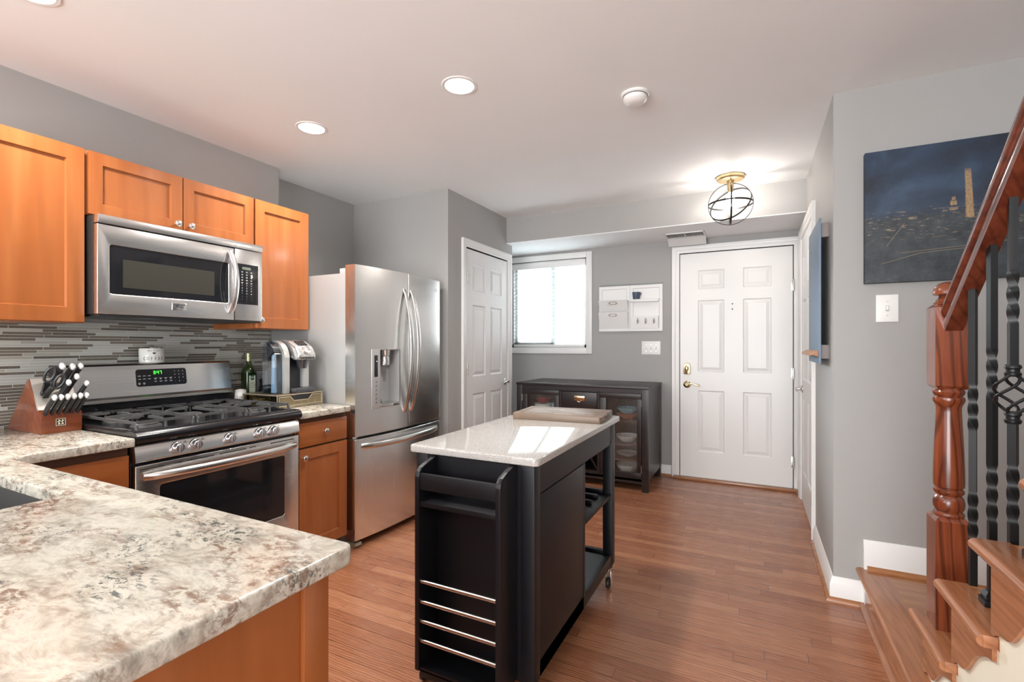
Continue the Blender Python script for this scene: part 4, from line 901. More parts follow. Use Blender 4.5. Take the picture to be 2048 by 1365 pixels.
for b_, t_, r_, lb in (((-2.625, .930, 1.045), (-2.520, .932, 1.137), .0135, 'large black knife, left one of the block\'s top row'), ((-2.625, .965, 1.045), (-2.520, .965, 1.134), .0135, 'large black knife, middle one of the block\'s top row'), ((-2.625, .992, 1.045), (-2.520, .992, 1.135), .0125, 'large black knife, right one of the block\'s top row'),
                   ((-2.605, .972, 1.012), (-2.503, .973, 1.092), .012, 'black knife in the block just below the right top knife'), ((-2.592, .944, .992), (-2.500, .945, 1.070), .0115, 'black knife in the block just right of the scissors'), ((-2.580, .992, .972), (-2.488, 1.0, 1.063), .0105, 'thin black handle sticking out farthest right above the steak knives')):
    k = knife(b_, t_, r_); k['label'] = lb; k['group'] = 'large knives in the knife block'
sc_ = thing('kitchen_scissors', (-2.60, .90, 1.02), 'black kitchen scissors with looped handles in the knife block', 'scissors')
def loop(c, rx, rz, th):
    mj = Vector((.42, .22, .88)).normalized(); mn = mj.cross(Vector((.94, -.34, 0))).normalized()
    return MB().tube([Vector(c)+mj*rx*.9*cos(2*pi*i/28)+mn*rz*.8*sin(2*pi*i/28) for i in range(28)], th, 8, True, (.94, -.34, 0))
loop((-2.548, .902, 1.100), .036, .017, .0050).build('handle_loop', BLKPL, sc_); loop((-2.520, .922, 1.072), .034, .016, .0050).build('handle_loop', BLKPL, sc_)
MB().sweep([(-2.615, .900, 1.010), (-2.59, .900, 1.03), (-2.568, .900, 1.065)], [(-.006, -.009), (.006, -.009), (.006, .009), (-.006, .009)], (0, 1, 0)).sweep([(-2.605, .905, 1.000), (-2.575, .905, 1.025), (-2.535, .905, 1.048)], [(-.006, -.009), (.006, -.009), (.006, .009), (-.006, .009)], (0, 1, 0)).cyl((-2.585, .890, 1.025), (-2.585, .915, 1.025), .007).build('shanks', BLKPL, sc_)

# ---- canister on the guard
cn = thing('coffee_canister', (-2.800, 1.397, 1.127), 'white ceramic canister lettered COFFEE on top of the range guard', 'canister')
MB().lathe([(0, 0), (.050, 0), (.054, .004), (.055, .070), (.052, .075), (0, .075)], (-2.800, 1.397, 1.127), seg=40).build('jar', CERAM, cn)
MB().lathe([(0, .075), (.050, .075), (.049, .081), (.030, .084), (.012, .086), (.010, .093), (0, .094)], (-2.800, 1.397, 1.127), seg=32).build('lid', thin('clear_lid', (.85, .88, .9), .25), cn)
def wrap_text(body, size, c, r, z, a0, mat, parent, spread, bold=0.0, xs=1.0, name='lettering'):
    m_ = MB(); n_ = len(body)
    for i, ch in enumerate(body):
        a = a0+(i-(n_-1)/2)*spread
        Mx = Matrix.Translation((c[0]+(r+.0004)*cos(a), c[1]+(r+.0004)*sin(a), z)) @ Matrix.Rotation(a, 4, 'Z') @ face(0, 0, 0, '+X')
        if ch != ' ': m_.text(ch, size, Mx, .0003, bold, xs=xs)
    return m_.build(name, mat, parent)
va = math.atan2(-1.397, 2.80)
cc = (-2.800, 1.397); wrap_text('COFFEE', .024, cc, .0548, 1.149, va+.14, INK, cn, .29, .0, .62); wrap_text('But First', .010, cc, .0551, 1.190, va+.16, INK, cn, .105)
m_ = MB(); a = va+.18; Mx = Matrix.Translation((cc[0]+.0553*cos(a), cc[1]+.0553*sin(a), 1.177)) @ Matrix.Rotation(a, 4, 'Z') @ face(0, 0, 0, '+X')
m_.M = Mx; m_.prism([(-.007, .004), (.007, .004), (.006, -.001), (.003, -.004), (-.003, -.004), (-.006, -.001)], 'Z', -.0003, .0005); m_.build('cup_motif', INK, cn)
# ---- sugar jar
sj = thing('sugar_jar', (-2.705, 1.819, ZC), 'small cream ceramic jar lettered SUGAR beside the range', 'jar')
MB().lathe([(0, 0), (.033, 0), (.034, .004), (.031, .078), (.029, .083), (0, .083)], (-2.705, 1.819, ZC), seg=32).build('jar', CERAM, sj)
MB().lathe([(0, .083), (.030, .083), (.031, .090), (.026, .096), (.010, .100), (0, .101)], (-2.705, 1.819, ZC), seg=32).build('lid', CERAM, sj)
wrap_text('SUGAR', .019, (-2.705, 1.819), .0325, ZC+.055, math.atan2(-1.835, 2.705)+.15, INK, sj, .34, 0, .6)
# ---- oil bottle
ob = thing('oil_bottle', (-2.735, 1.890, ZC), 'dark green olive oil bottle with label behind the drawer stand', 'bottle')
bx, by = -2.735, 1.890
m_ = MB(); m_.prism([*arc(bx+.020, by+.020, .013, 0, 90, 5), *arc(bx-.020, by+.020, .013, 90, 180, 5), *arc(bx-.020, by-.020, .013, 180, 270, 5), *arc(bx+.020, by-.020, .013, 270, 360, 5)], 'Z', ZC, ZC+.195, 0)
m_.lathe([(.040, .193), (.038, .205), (.031, .222), (.020, .238), (.0145, .250), (.0135, .275), (0, .275)], (bx, by, ZC), seg=28); m_.build('glass', DGREEN, ob, angle=60)
MB().lathe([(0, .262), (.0155, .262), (.0155, .290), (.017, .291), (.017, .297), (.0155, .298), (.0155, .308), (.012, .311), (0, .311)], (bx, by, ZC), seg=24).build('cap', plain('gold_green_foil', (.38, .38, .22), .35, .6), ob)
Mo = face(bx+.0332, by, ZC, '+X'); m_ = MB(Mo); m_.box(-.020, .020, .03, .175, 0, .0006); m_.build('label', plain('paper_label', (.62, .66, .52), .6), ob)
m_ = MB(Mo); m_.prism([(-.011, .178), (.011, .178), (.011, .152), (0, .146), (-.011, .152)], 'Z', .0005, .0012); m_.build('label_badge', plain('dark_green_print', (.01, .12, .07), .5), ob)
m_ = MB(Mo); m_.text('365', .0125, Matrix.Translation((0, .164, .0014)), .0002, .0003); m_.build('label_number', WINK, ob)
m_ = MB(Mo)
for i, tx in enumerate(('Organic', 'Extra Virgin', 'Olive Oil')): m_.text(tx, .0082, Matrix.Translation((0, .130-i*.013, .0008)), .0002)
m_.build('label_lettering', INK, ob)
m_ = MB(Mo)
for k in range(9): m_.ball((-.016+k*.004, .040+.010*((k*7) % 4)/3, .0008), .0035, 1, 1.6, .15, 8)
m_.build('label_fruit', plain('orange_print', (.7, .25, .05), .5), ob)
pk_ = thing('foil_packet', (-2.80, 2.0, ZC), 'grey packet standing behind the coffee maker', 'packet')
MB().prism([(1.985, ZC), (2.07, ZC), (2.065, 1.05), (1.99, 1.05)], 'X', -2.83, -2.80, .004).build('pouch', plain('grey_foil', (.30, .31, .33), .4, .3), pk_)
MB().prism([(1.998, .90), (2.02, .90), (2.035, .98), (2.03, 1.01), (2.005, 1.0), (2.012, .97), (1.998, .93)], 'X', -2.8005, -2.7985).build('printed_motif', INK, pk_)

# ---- pod drawer stand
T0, T1, TX0, TX1, TZ0, TZ1 = 1.800, 2.110, -2.655, -2.360, ZC, .938
tr = thing('pod_drawer', ((TX0+TX1)/2, 1.955, ZC), 'brown wire framed pod drawer holding up the coffee maker', 'pod drawer')
TANM = plain('champagne_metal', (.50, .43, .31), .3, .8)
def wire(mb, pts, r=.003, closed=True): mb.tube(pts, r, 6, closed)
m_ = MB()
for z in (TZ0+.006, TZ1-.003): 
    c4 = [(TX0, T0), (TX1, T0), (TX1, T1), (TX0, T1)]
    for i in range(4): a, b = c4[i], c4[(i+1) % 4]; m_.cyl((*a, z), (*b, z), .0032, seg=8)
for x, y in c4: m_.cyl((x, y, TZ0), (x, y, TZ1), .0032, seg=8)
m_.cyl((TX0, T0, TZ0+.016), (TX1, T0, TZ0+.016), .002, seg=6); m_.build('wire_frame', TANM, tr)
MB().box(TX0+.002, TX1-.002, T0+.002, T1-.002, TZ1-.004, TZ1-.001).build('top_panel', plain('bronze_sheet', (.16, .125, .08), .35, .5), tr)
MB().box(TX0+.004, TX1-.004, T0+.006, T1-.006, TZ0+.008, TZ0+.011).build('drawer_floor', plain('bronze_sheet_dark', (.09, .07, .045), .4, .3), tr)
m_ = MB(); m_.box(TX0+.004, TX1-.004, T0+.0015, T0+.003, TZ0+.01, TZ1-.006); m_.build('side_mesh', SMOKED, tr)
fz0, fz1 = TZ0+.014, TZ1-.012; yc = 1.955
op = [(T0+.008, fz0), (T1-.008, fz0), (T1-.008, fz1), (yc+.075, fz1), (yc+.05, fz1-.026), (yc-.05, fz1-.026), (yc-.075, fz1), (T0+.008, fz1)]
m_ = MB(); m_.prism(op, 'X', TX1+.001, TX1+.0025); drf = m_.build('drawer_front', plain('bronze_mesh', (.22, .175, .10), .45, .3), tr)
m_ = MB()
for i in range(len(op)): a, b = op[i], op[(i+1) % len(op)]; m_.cyl((TX1+.004, *a), (TX1+.004, *b), .0028, seg=8)
for k in range(1, 6): yy = T0+.008+k*(T1-T0-.016)/6; m_.cyl((TX1+.004, yy, fz0), (TX1+.004, yy, fz1-.030), .0012, seg=6)
m_.build('drawer_wire', TANM, drf)
m_ = MB(); m_.box(TX1-.006, TX1-.003, T0+.006, T1-.006, TZ0+.012, TZ1-.006); m_.build('interior_shade', BLKPL, tr)  # black sheet standing in for the shade inside the drawer
for i, (x, y) in enumerate(((-2.58, 1.832), (-2.53, 1.832))):
    p = MB().lathe([(0, 0), (.018, 0), (.019, .003), (.023, .042), (.025, .044), (0, .045)], (x, y, TZ0+.011), seg=24).build('coffee_pod', CERAM); tag(p, ['white coffee pod in the drawer stand, nearer the wall', 'white coffee pod in the drawer stand, farther from the wall'][i], 'coffee pod', 'coffee pods in the drawer stand')
# ---- coffee maker
KZ = TZ1
km = thing('coffee_maker', (-2.5, 1.96, KZ), 'silver and black pod coffee maker with clear water tank', 'coffee maker')
KX0, KX1 = -2.530, -2.415
def archprof(x0, x1, z0, z1, r, n=10): return [(x0, z0), (x1, z0)]+[(x1-r+r*cos(R(a)), z1-r+r*sin(R(a))) for a in [90*i/n for i in range(n+1)]]+[(x0+.05-.05*sin(R(a)), z1-.05+.05*cos(R(a))) for a in [90*i/5 for i in range(6)]]
MB().prism(archprof(KX0, KX1-.01, KZ+.003, KZ+.300, .09), 'Y', 1.832, 1.900).build('water_tank', CLEAR, km)
MB().prism(archprof(KX0+.01, KX1-.02, KZ+.006, KZ+.150, .01), 'Y', 1.838, 1.899).build('water', thin('water_tint', (.72, .82, .90), .10), km)
MB().prism([(KX0+.03, KZ+.20), (KX1-.035, KZ+.24), (KX1-.05, KZ+.285), (KX0+.03, KZ+.296)], 'Y', 1.836, 1.900, .004).build('tank_lid', plain('smoky_lid', (.03, .03, .035), .2), km)
MB().cyl((-2.475, 1.866, KZ+.005), (-2.475, 1.866, KZ+.24), .016, .012).build('tank_column', plain('pale_blue_plastic', (.42, .50, .58), .3), km)
# silver arch strip
o_ = archprof(KX0+.02, KX1+.006, KZ+.001, KZ+.306, .10); i_ = archprof(KX0+.026, KX1-.014, KZ+.001, KZ+.288, .085)
m_ = MB(); arcO = o_[1:13]; arcI = i_[1:13]; m_.prism(arcO+arcI[::-1], 'Y', 1.884, 1.918); m_.build('silver_arch', plain('silver_trim', (.62, .62, .60), .28, .7), km)
MB().prism(archprof(KX0-.07, KX1-.03, KZ, KZ+.305, .06), 'Y', 1.920, 2.055, 0).build('body', BLKPL, km)
MB().box(KX1-.035, KX1+.005, 2.018, 2.057, KZ+.02, KZ+.235, .008).build('side_pillar', plain('satin_silver', (.50, .51, .50), .35, .4), km)
m_ = MB(); hp = [(KX1-.11, KZ+.24), (KX1+.02, KZ+.19), (KX1+.058, KZ+.195), (KX1+.064, KZ+.222), (KX1+.035, KZ+.270), (KX1-.025, KZ+.305), (KX1-.11, KZ+.312)]
m_.prism(hp, 'Y', 1.936, 2.060, .012, 3); hd = m_.build('brew_head', plain('silver_head', (.60, .60, .59), .22, .8), km)
Mh = Matrix.Translation((KX1+.002, 1.998, KZ+.291)) @ Matrix.Rotation(R(31), 4, 'Y')
m_ = MB(Mh); m_.box(-.024, .022, -.032, .032, -.004, .0035, .002); m_.build('touch_screen', BLKG, hd)
Mh2 = Matrix.Translation((KX1+.046, 1.998, KZ+.250)) @ Matrix.Rotation(R(57), 4, 'Y')
m_ = MB(Mh2); m_.lathe([(0, 0), (.030, 0), (.030, .006), (.022, .009), (.014, .006), (0, .006)], (0, 0, 0)); m_.build('lid_button', CHROME, hd)
m_ = MB()
for k in range(6): MB().box(KX1+.056, KX1+.0635, 1.950+k*.017, 1.959+k*.017, KZ+.200, KZ+.209).build('vent_slot', INK, hd)
MB().cyl((KX1+.012, 1.998, KZ+.145), (KX1+.016, 1.998, KZ+.200), .024, .038).build('pod_holder', plain('dark_chrome', (.16, .16, .17), .2, .8), km)
MB().box(KX1-.06, KX1+.052, 1.928, 2.058, KZ, KZ+.030, .010).build('drip_tray', plain('gunmetal', (.10, .10, .11), .25, .6), km)
m_ = MB()
for k in range(7): m_.box(KX1-.03, KX1+.045, 1.945+k*.015, 1.949+k*.015, KZ+.029, KZ+.032)
m_.build('drip_grate', CHROME, km)

# ================================================================== ISLAND CART
ic = thing('island_cart', (-.86, 1.9, 0), 'black kitchen island cart with pale speckled stone top on casters', 'kitchen island', rz=0)
IX0, IX1, IY0, IY1 = -1.115, -.605, 1.385, 2.430     # top
BX0, BX1, BY0, BY1 = -1.095, -.628, 1.408, 2.405     # body
ZT = .86
tp = outline_slab([*arc(IX1-.02, IY0+.02, .02, 270, 360, 4), *arc(IX1-.02, IY1-.02, .02, 0, 90, 4), *arc(IX0+.02, IY1-.02, .02, 90, 180, 4), *arc(IX0+.02, IY0+.02, .02, 180, 270, 4)], [], ZT-.026, ZT, .005)
tp.build('stone_top', QUARTZ, ic)
LG = .048
for x, y in ((BX0, BY0), (BX1-LG, BY0), (BX0, BY1-LG), (BX1-LG, BY1-LG)):
    m_ = MB(); m_.prism([(x, .125), (x+.010, .105), (x+LG-.010, .105), (x+LG, .125), (x+LG, ZT-.026), (x, ZT-.026)], 'Y', y, y+LG, .001); m_.build('leg', BLACKP, ic)
m_ = MB(); m_.box(BX1-.022, BX1-.004, BY0+LG, BY1-LG, .728, ZT-.026).box(BX0+.004, BX0+.022, BY0+LG, BY1-LG, .728, ZT-.026).box(BX0+LG, BX1-LG, BY1-.022, BY1-.004, .728, ZT-.026).box(BX0+LG, BX1-LG, BY0+.004, BY0+.022, .728, ZT-.026); m_.build('apron', BLACKP, ic)
YM = 1.93
m_ = MB(); m_.box(BX1-.018, BX1-.002, BY0+LG, YM, .125, .725, .001).box(BX0+.002, BX0+.018, BY0+LG, YM, .125, .725, .001).box(BX0+LG, BX1-LG, BY0+.0005, BY0+.016, .125, ZT-.027); m_.build('side_panels', BLACKP, ic)
MB().box(BX0+.018, BX1-.001, YM-.016, YM+.002, .125, .728, .001).build('divider_panel', BLACKP, ic)
m_ = MB(); m_.box(BX0+.02, BX1-.02, BY0+LG, BY1-.02, .150, .166).box(BX1-.028, BX1-.002, BY0+LG, BY1-LG, .125, .180, .001).box(BX0+.002, BX0+.028, BY0+LG, BY1-LG, .125, .180, .001).box(BX0+LG, BX1-LG, BY1-.026, BY1-.002, .125, .180, .001); m_.build('bottom_shelf', BLACKP, ic)
m_ = MB(); m_.box(BX0+.01, BX1-.006, YM+.002, BY1-.006, .462, .478, .001); rk = m_.build('wine_shelf', BLACKP, ic)
for k in range(5):
    yy = YM+.035+k*.094; m_ = MB(); m_.box(BX0+.02, BX1-.045, yy, yy+.022, .478, .498, .004); m_.build('bottle_rib', BLACKP, rk)
m_ = MB()
for k in range(5): yy = YM+.05+k*.09; m_.prism([(yy-.030, .700), (yy+.030, .700), (yy+.007, .716), (yy+.007, .728), (yy-.007, .728), (yy-.007, .716)], 'X', BX0+.03, BX1-.04)
m_.build('stemware_rails', BLACKP, ic)
# drawer front on the right long side
MB().box(BX1-.004, BX1+.001, BY0+LG+.004, YM-.004, .560, .719, .002).build('side_door_rail', BLACKP, ic) if False else None
def caster(x, y):
    m_ = MB(); m_.cyl((x, y, .085), (x, y, .105), .018, seg=16).box(x-.016, x-.012, y-.022, y+.012, .025, .09, .002).box(x+.012, x+.016, y-.022, y+.012, .025, .09, .002).box(x-.016, x+.016, y-.012, y+.012, .078, .088, .002)
    c_ = m_.build('caster', CHROME, ic)
    MB().lathe([(0, -.010), (.020, -.010), (.027, -.006), (.028, 0), (.027, .006), (.020, .010), (0, .010)], (x, y-.012, .028), 'X', 28).build('wheel', BLKPL, c_)
for x, y in ((BX0+.024, BY0+.03), (BX1-.024, BY0+.03), (BX0+.024, BY1-.02), (BX1-.024, BY1-.02)): caster(x, y)
# towel and spice rack on the near end
RX0, RX1, RY = -1.012, -.688, 1.290
rkk = None
def sideprof(): 
    r = .05; return [(BY0, .135), (RY, .135), (RY, .80-.02)]+[(RY+.035-.035*cos(R(a)), .785+.030*sin(R(a))) for a in (0, 20, 45, 70, 90)]+[(RY+.07, .826), (BY0, .838)]
for x in (RX0, RX1-.018):
    m_ = MB(); m_.prism([(BY0, .135), (RY, .135), (RY, .780), (RY+.004, .795), (RY+.016, .808), (RY+.05, .820), (BY0, .835)], 'X', x, x+.018, .003); m_.build('rack_side', BLACKP, ic, angle=50)
m_ = MB(); xi0, xi1 = RX0+.018, RX1-.018
m_.box(xi0, xi1, RY+.004, RY+.016, .738, .792, .001); m_.build('rack_front_board', BLACKP, ic)
MB().box(xi0, xi1, RY+.004, BY0, .682, .698, .001).build('rack_shelf', BLACKP, ic)
MB().box(xi0, xi1, RY+.004, RY+.016, .115, .140, .001).box(xi0, xi1, RY+.004, BY0, .135, .147).build('rack_bottom', BLACKP, ic)
MB().box(xi0, xi1, BY0-.012, BY0, .135, .83).build('rack_back', BLACKP, ic)
for z in (.430, .362, .297, .232): MB().cyl((xi0-.004, RY+.012, z), (xi1+.004, RY+.012, z), .0072, seg=14).build('rack_bar', NICKEL, ic)
# cutting board
cbd = thing('cutting_board', (-.845, 2.25, ZT), 'thick butcher block cutting board on the island top', 'cutting board', rz=R(4.5))
m_ = outline_slab([*arc(.205, -.130, .012, 270, 360, 3), *arc(.205, .130, .012, 0, 90, 3), *arc(-.205, .130, .012, 90, 180, 3), *arc(-.205, -.130, .012, 180, 270, 3)], [], 0, .030, .002); bo = m_.build('board', BUTCH, cbd, local=True)
m_ = MB(); q = [(.185, -.112), (.185, .112), (-.185, .112), (-.185, -.112)]
for i in range(4):
    a, b = q[i], q[(i+1) % 4]; x0, x1 = sorted((a[0], b[0])); y0, y1 = sorted((a[1], b[1])); m_.box(x0-.004, x1+.004, y0-.004, y1+.004, .0295, .0304)
m_.build('juice_groove', plain('groove_brown', (.16, .10, .07), .6), cbd, local=True)
m_ = MB(); m_.box(.2165, .2176, -.045, .045, .010, .020, .0004); m_.build('hand_grip', plain('grip_brown', (.10, .06, .04), .6), cbd, local=True)

# ================================================================== SIDEBOARD
QX0, QX1, QY0, QY1, QZ = -1.975, -.772, 4.030, 4.640, .872
sbd = thing('sideboard', ((QX0+QX1)/2, 4.33, 0), 'dark espresso sideboard with ribbed glass doors against the entry wall', 'sideboard')
MB().box(QX0-.004, QX1+.004, QY0-.006, QY1, QZ-.022, QZ, .003).build('top', ESP, sbd)
for x, y in ((QX0, QY0), (QX1-.055, QY0), (QX0, QY1-.055), (QX1-.055, QY1-.055)): MB().box(x, x+.055, y, y+.055, 0, QZ-.022, .001).build('leg', ESP, sbd)
m_ = MB(); m_.box(QX0+.004, QX0+.020, QY0+.055, QY1-.055, .09, QZ-.022).box(QX1-.020, QX1-.004, QY0+.055, QY1-.055, .09, QZ-.022).box(QX0+.05, QX1-.05, QY1-.02, QY1-.008, .09, QZ-.022).box(QX0+.05, QX1-.05, QY0+.004, QY1-.02, .085, .105).box(QX0+.055, QX1-.055, QY0+.004, QY0+.022, .812, QZ-.022).box(QX0+.055, QX1-.055, QY0+.004, QY0+.022, .066, .108).box(-1.553, -1.535, QY0+.004, QY1-.02, .1, .82).box(-1.205, -1.187, QY0+.004, QY1-.02, .1, .82)
m_.build('case', ESP, sbd)
MB().box(-1.90, -1.555, QY0+.05, QY1-.02, .52, .535).box(-1.90, -1.555, QY0+.05, QY1-.02, .30, .315).box(-1.185, -.80, QY0+.05, QY1-.02, .56, .575).box(-1.185, -.80, QY0+.05, QY1-.02, .36, .372).box(-1.185, -.80, QY0+.05, QY1-.02, .235, .247).build('shelves', wood('sideboard_interior', (.05, .02, .015), (.075, .03, .022), (.10, .045, .03), 0, .6, .5, 0, .2, 2), sbd)
def gdoor(x0, x1, g0, g1, hx):
    m_ = MB(face(x0, QY0+.02, .110, '-Y')); W2 = x1-x0; Hh = .700; a, b = g0-x0, g1-x0; c, d_ = .155-.110, .768-.110
    m_.box(0, W2, 0, c, 0, .02, .001).box(0, W2, d_, Hh, 0, .02, .001).box(0, a, c, d_, 0, .02, .001).box(b, W2, c, d_, 0, .02, .001); o = m_.build('door', ESP, sbd)
    MB().box(g0-.004, g1+.004, QY0+.008, QY0+.011, .152, .772).build('glass', RIB, o)
    for z in (.735, .19): MB().cyl((hx, QY0-.003, z-.03), (hx, QY0-.003, z+.03), .004, seg=8).build('hinge', NICKEL, o)
gdoor(-1.916, -1.558, -1.868, -1.604, -1.918); gdoor(-1.183, -.832, -1.128, -.866, -.830)
m_ = MB(); m_.box(-1.531, -1.209, QY0, QY0+.02, .650, .806, .001); dw = m_.build('drawer', ESP, sbd)
m_ = MB(); m_.box(-1.412, -1.318, QY0-.003, QY0, .732, .772, .001).box(-1.395, -1.335, QY0-.005, QY0-.002, .745, .765, .001); m_.tube([(-1.365+.017*sin(a), QY0-.006, .738-.014*cos(a)*1.0-.004) for a in [R(-80+160*i/10) for i in range(11)]], .003, 8, False, (0, 1, 0)); m_.build('cup_pull', BRASS, dw)
m_ = MB(); m_.box(-1.531, -1.209, QY0+.006, QY0+.02, .11, .135).box(-1.531, -1.209, QY0+.006, QY0+.02, .632, .648).build('rail', ESP, sbd)
m_ = MB()
for sgn in (1, -1):
    P1 = (-1.527, .14 if sgn > 0 else .63); P2 = (-1.213, .63 if sgn > 0 else .14); dv = Vector((P2[0]-P1[0], P2[1]-P1[1])).normalized(); pv = Vector((-dv.y, dv.x))*.006
    m_.prism([(P1[0]+pv.x, P1[1]+pv.y), (P1[0]-pv.x, P1[1]-pv.y), (P2[0]-pv.x, P2[1]-pv.y), (P2[0]+pv.x, P2[1]+pv.y)], 'Y', QY0+.03, QY1-.05)
m_.build('wine_lattice', ESP, sbd)
wbm = plain('wine_glass_dark', (.02, .008, .010), .1); FOIL = plain('wine_foil', (.35, .05, .08), .35, .4)
for i, (x, z, lb) in enumerate(((-1.255, .385, 'dark wine bottle with pink foil in the right cell of the wine rack'), (-1.37, .185, 'dark wine bottle lying at the bottom of the wine rack'))):
    t = thing('wine_bottle', (x, 4.3, z), lb, 'wine bottle', 'wine bottles in the sideboard')
    MB().lathe([(0, .28), (.037, .28), (.038, .06), (.030, .03), (.015, -.02), (.014, -.09), (0, -.09)], (x, 4.22, z), 'Y', 24).build('glass', wbm, t)
    MB().lathe([(0, -.095), (.015, -.095), (.0155, -.03), (.0145, -.03), (0, -.03)], (x, 4.22, z), 'Y', 20).build('foil', FOIL if i == 0 else BLKPL, t)
def bowl(x, y, z, r, h, label, mat, cat='bowl', grp='dishes in the sideboard'):
    o = MB().lathe([(0, 0), (r*.45, 0), (r*.5, .004), (r*.85, h*.55), (r, h), (r*.97, h), (r*.80, h*.55), (r*.4, .012), (0, .010)], (x, y, z), seg=36).build('plate' if cat == 'plate' else 'serving_bowl', mat); return tag(o, label, cat, grp)
WH = plain('dish_white', (.80, .80, .76), .25); BL = plain('dish_blue', (.30, .52, .60), .25); RD_ = plain('dish_red', (.45, .05, .07), .3); OR = plain('dish_orange', (.65, .20, .08), .3); YE = plain('dish_tan', (.60, .40, .20), .3)
yq = 4.22
bowl(-.985, yq, .106, .105, .075, 'large white bowl on the sideboard floor behind the right glass door', WH)
bowl(-.985, yq, .248, .10, .035, 'shallow white bowl on the low shelf behind the right glass door', WH)
bowl(-.985, yq, .373, .105, .060, 'white bowl on the middle shelf behind the right glass door', WH)
bowl(-.985, yq, .576, .10, .045, 'orange dish on the upper shelf behind the right glass door', OR)
bowl(-.985, yq, .622, .10, .05, 'pale blue bowl stacked on the orange dish', BL)
bowl(-1.79, yq, .536, .085, .13, 'tall white bowl behind the left glass door', WH)
bowl(-1.79, yq, .667, .075, .05, 'red bowl stacked on the white bowl behind the left glass door', RD_)
bowl(-1.645, yq, .536, .06, .14, 'blue bowl behind the left glass door', BL)
bowl(-1.73, yq, .316, .10, .08, 'tan bowl on the low left shelf of the sideboard', YE)

# ================================================================== WALL ITEMS
og = thing('wall_organizer', (-1.06, YB-.03, 1.35), 'white two part mail organizer with pockets, shelf and key hooks', 'organizer')
OX0, OX1, OZ0, OZ1, OY = -1.368, -.762, 1.352, 1.790, YB
oxm = (OX0+OX1)/2
def oframe(x0, x1):
    m_ = MB(face(x0, OY, OZ0, '-Y')); W2 = x1-x0; Hh = OZ1-OZ0; panel_slab(m_, W2, Hh, .024, [(.028, W2-.028, .028, Hh-.028)], 'flat'); return m_.build('backing_frame', TRIM, og, angle=30)
oframe(OX0, oxm-.001); oframe(oxm+.001, OX1)
MB().box(OX0+.004, OX1+.004, OY-.014, OY, OZ1+.012, OZ1+.020, .001).build('hanging_rail', plain('grey_rail', (.30, .32, .32), .4), og)
def pocket(z0, z1, nm):
    m_ = MB(); x0, x1 = OX0+.010, oxm-.012
    m_.prism([(OY-.024, z0), (OY-.030, z0), (OY-.085, z1), (OY-.079, z1), (OY-.026, z0+.006)], 'X', x0, x1)
    for x in (x0, x1-.006): m_.prism([(OY-.022, z0), (OY-.030, z0), (OY-.083, z1), (OY-.022, z1-.004)], 'X', x, x+.006)
    o = m_.build('mail_pocket', TRIM, og); zc_ = z1-.028; k_ = (zc_-z0)/(z1-z0); yy = OY-.030-.055*k_-.004
    m_ = MB(); xm = (x0+x1)/2; P_ = []
    for i in range(4):
        c_ = [(xm+.030, zc_+.011), (xm-.030, zc_+.011), (xm-.030, zc_-.011), (xm+.030, zc_-.011)]
    for i in range(4): a, b = c_[i], c_[(i+1) % 4]; m_.cyl((a[0], yy+.0 - (a[1]-zc_)*.3, a[1]), (b[0], yy-(b[1]-zc_)*.3, b[1]), .0025, seg=8)
    m_.cyl((xm-.036, yy, zc_), (xm-.034, yy-.002, zc_), .008, seg=12).cyl((xm+.034, yy, zc_), (xm+.036, yy-.002, zc_), .008, seg=12)
    m_.build('label_holder', NICKEL, o)
pocket(1.545, 1.650, 'a'); pocket(1.378, 1.535, 'b')
MB().box(oxm+.010, OX1-.028, OY-.075, OY-.02, 1.628, 1.652, .002).build('shelf', TRIM, og)
MB().prism([(OY-.020, 1.378), (OY-.034, 1.378), (OY-.048, 1.492), (OY-.020, 1.492)], 'X', oxm+.016, OX1-.036).build('hook_board', TRIM, og)
for i in range(3):
    x = -.985+i*.075; m_ = MB(); m_.tube([(x, OY-.040, 1.445), (x, OY-.058, 1.436), (x, OY-.066, 1.424), (x, OY-.068, 1.436), (x, OY-.070, 1.448)], .0045, 8, False, (1, 0, 0)).ball((x, OY-.070, 1.451), .007).ball((x, OY-.045, 1.446), .009, 1, .6, 1.4).tube([(x, OY-.045, 1.450), (x, OY-.055, 1.463)], .004, 8, False, (1, 0, 0)).ball((x, OY-.057, 1.466), .006); m_.build('key_hook', NICKEL, og)
pt = thing('small_pot', (-1.0, OY-.048, 1.652), 'small dark blue grey pot on the organizer shelf', 'pot')
MB().lathe([(0, 0), (.028, 0), (.031, .006), (.037, .060), (.039, .068), (.036, .068), (.033, .060), (.026, .010), (0, .010)], (-1.0, OY-.045, 1.652), seg=28).build('cup', plain('dark_blue_grey_metal', (.08, .105, .15), .45, .3), pt)
MB().tube([(-.966+.010*sin(R(a)), OY-.045, 1.705+.014*cos(R(a))) for a in range(0, 181, 20)], .003, 6, False, (0, 1, 0)).build('ear', plain('dark_blue_grey_metal2', (.05, .06, .09), .45, .3), pt)
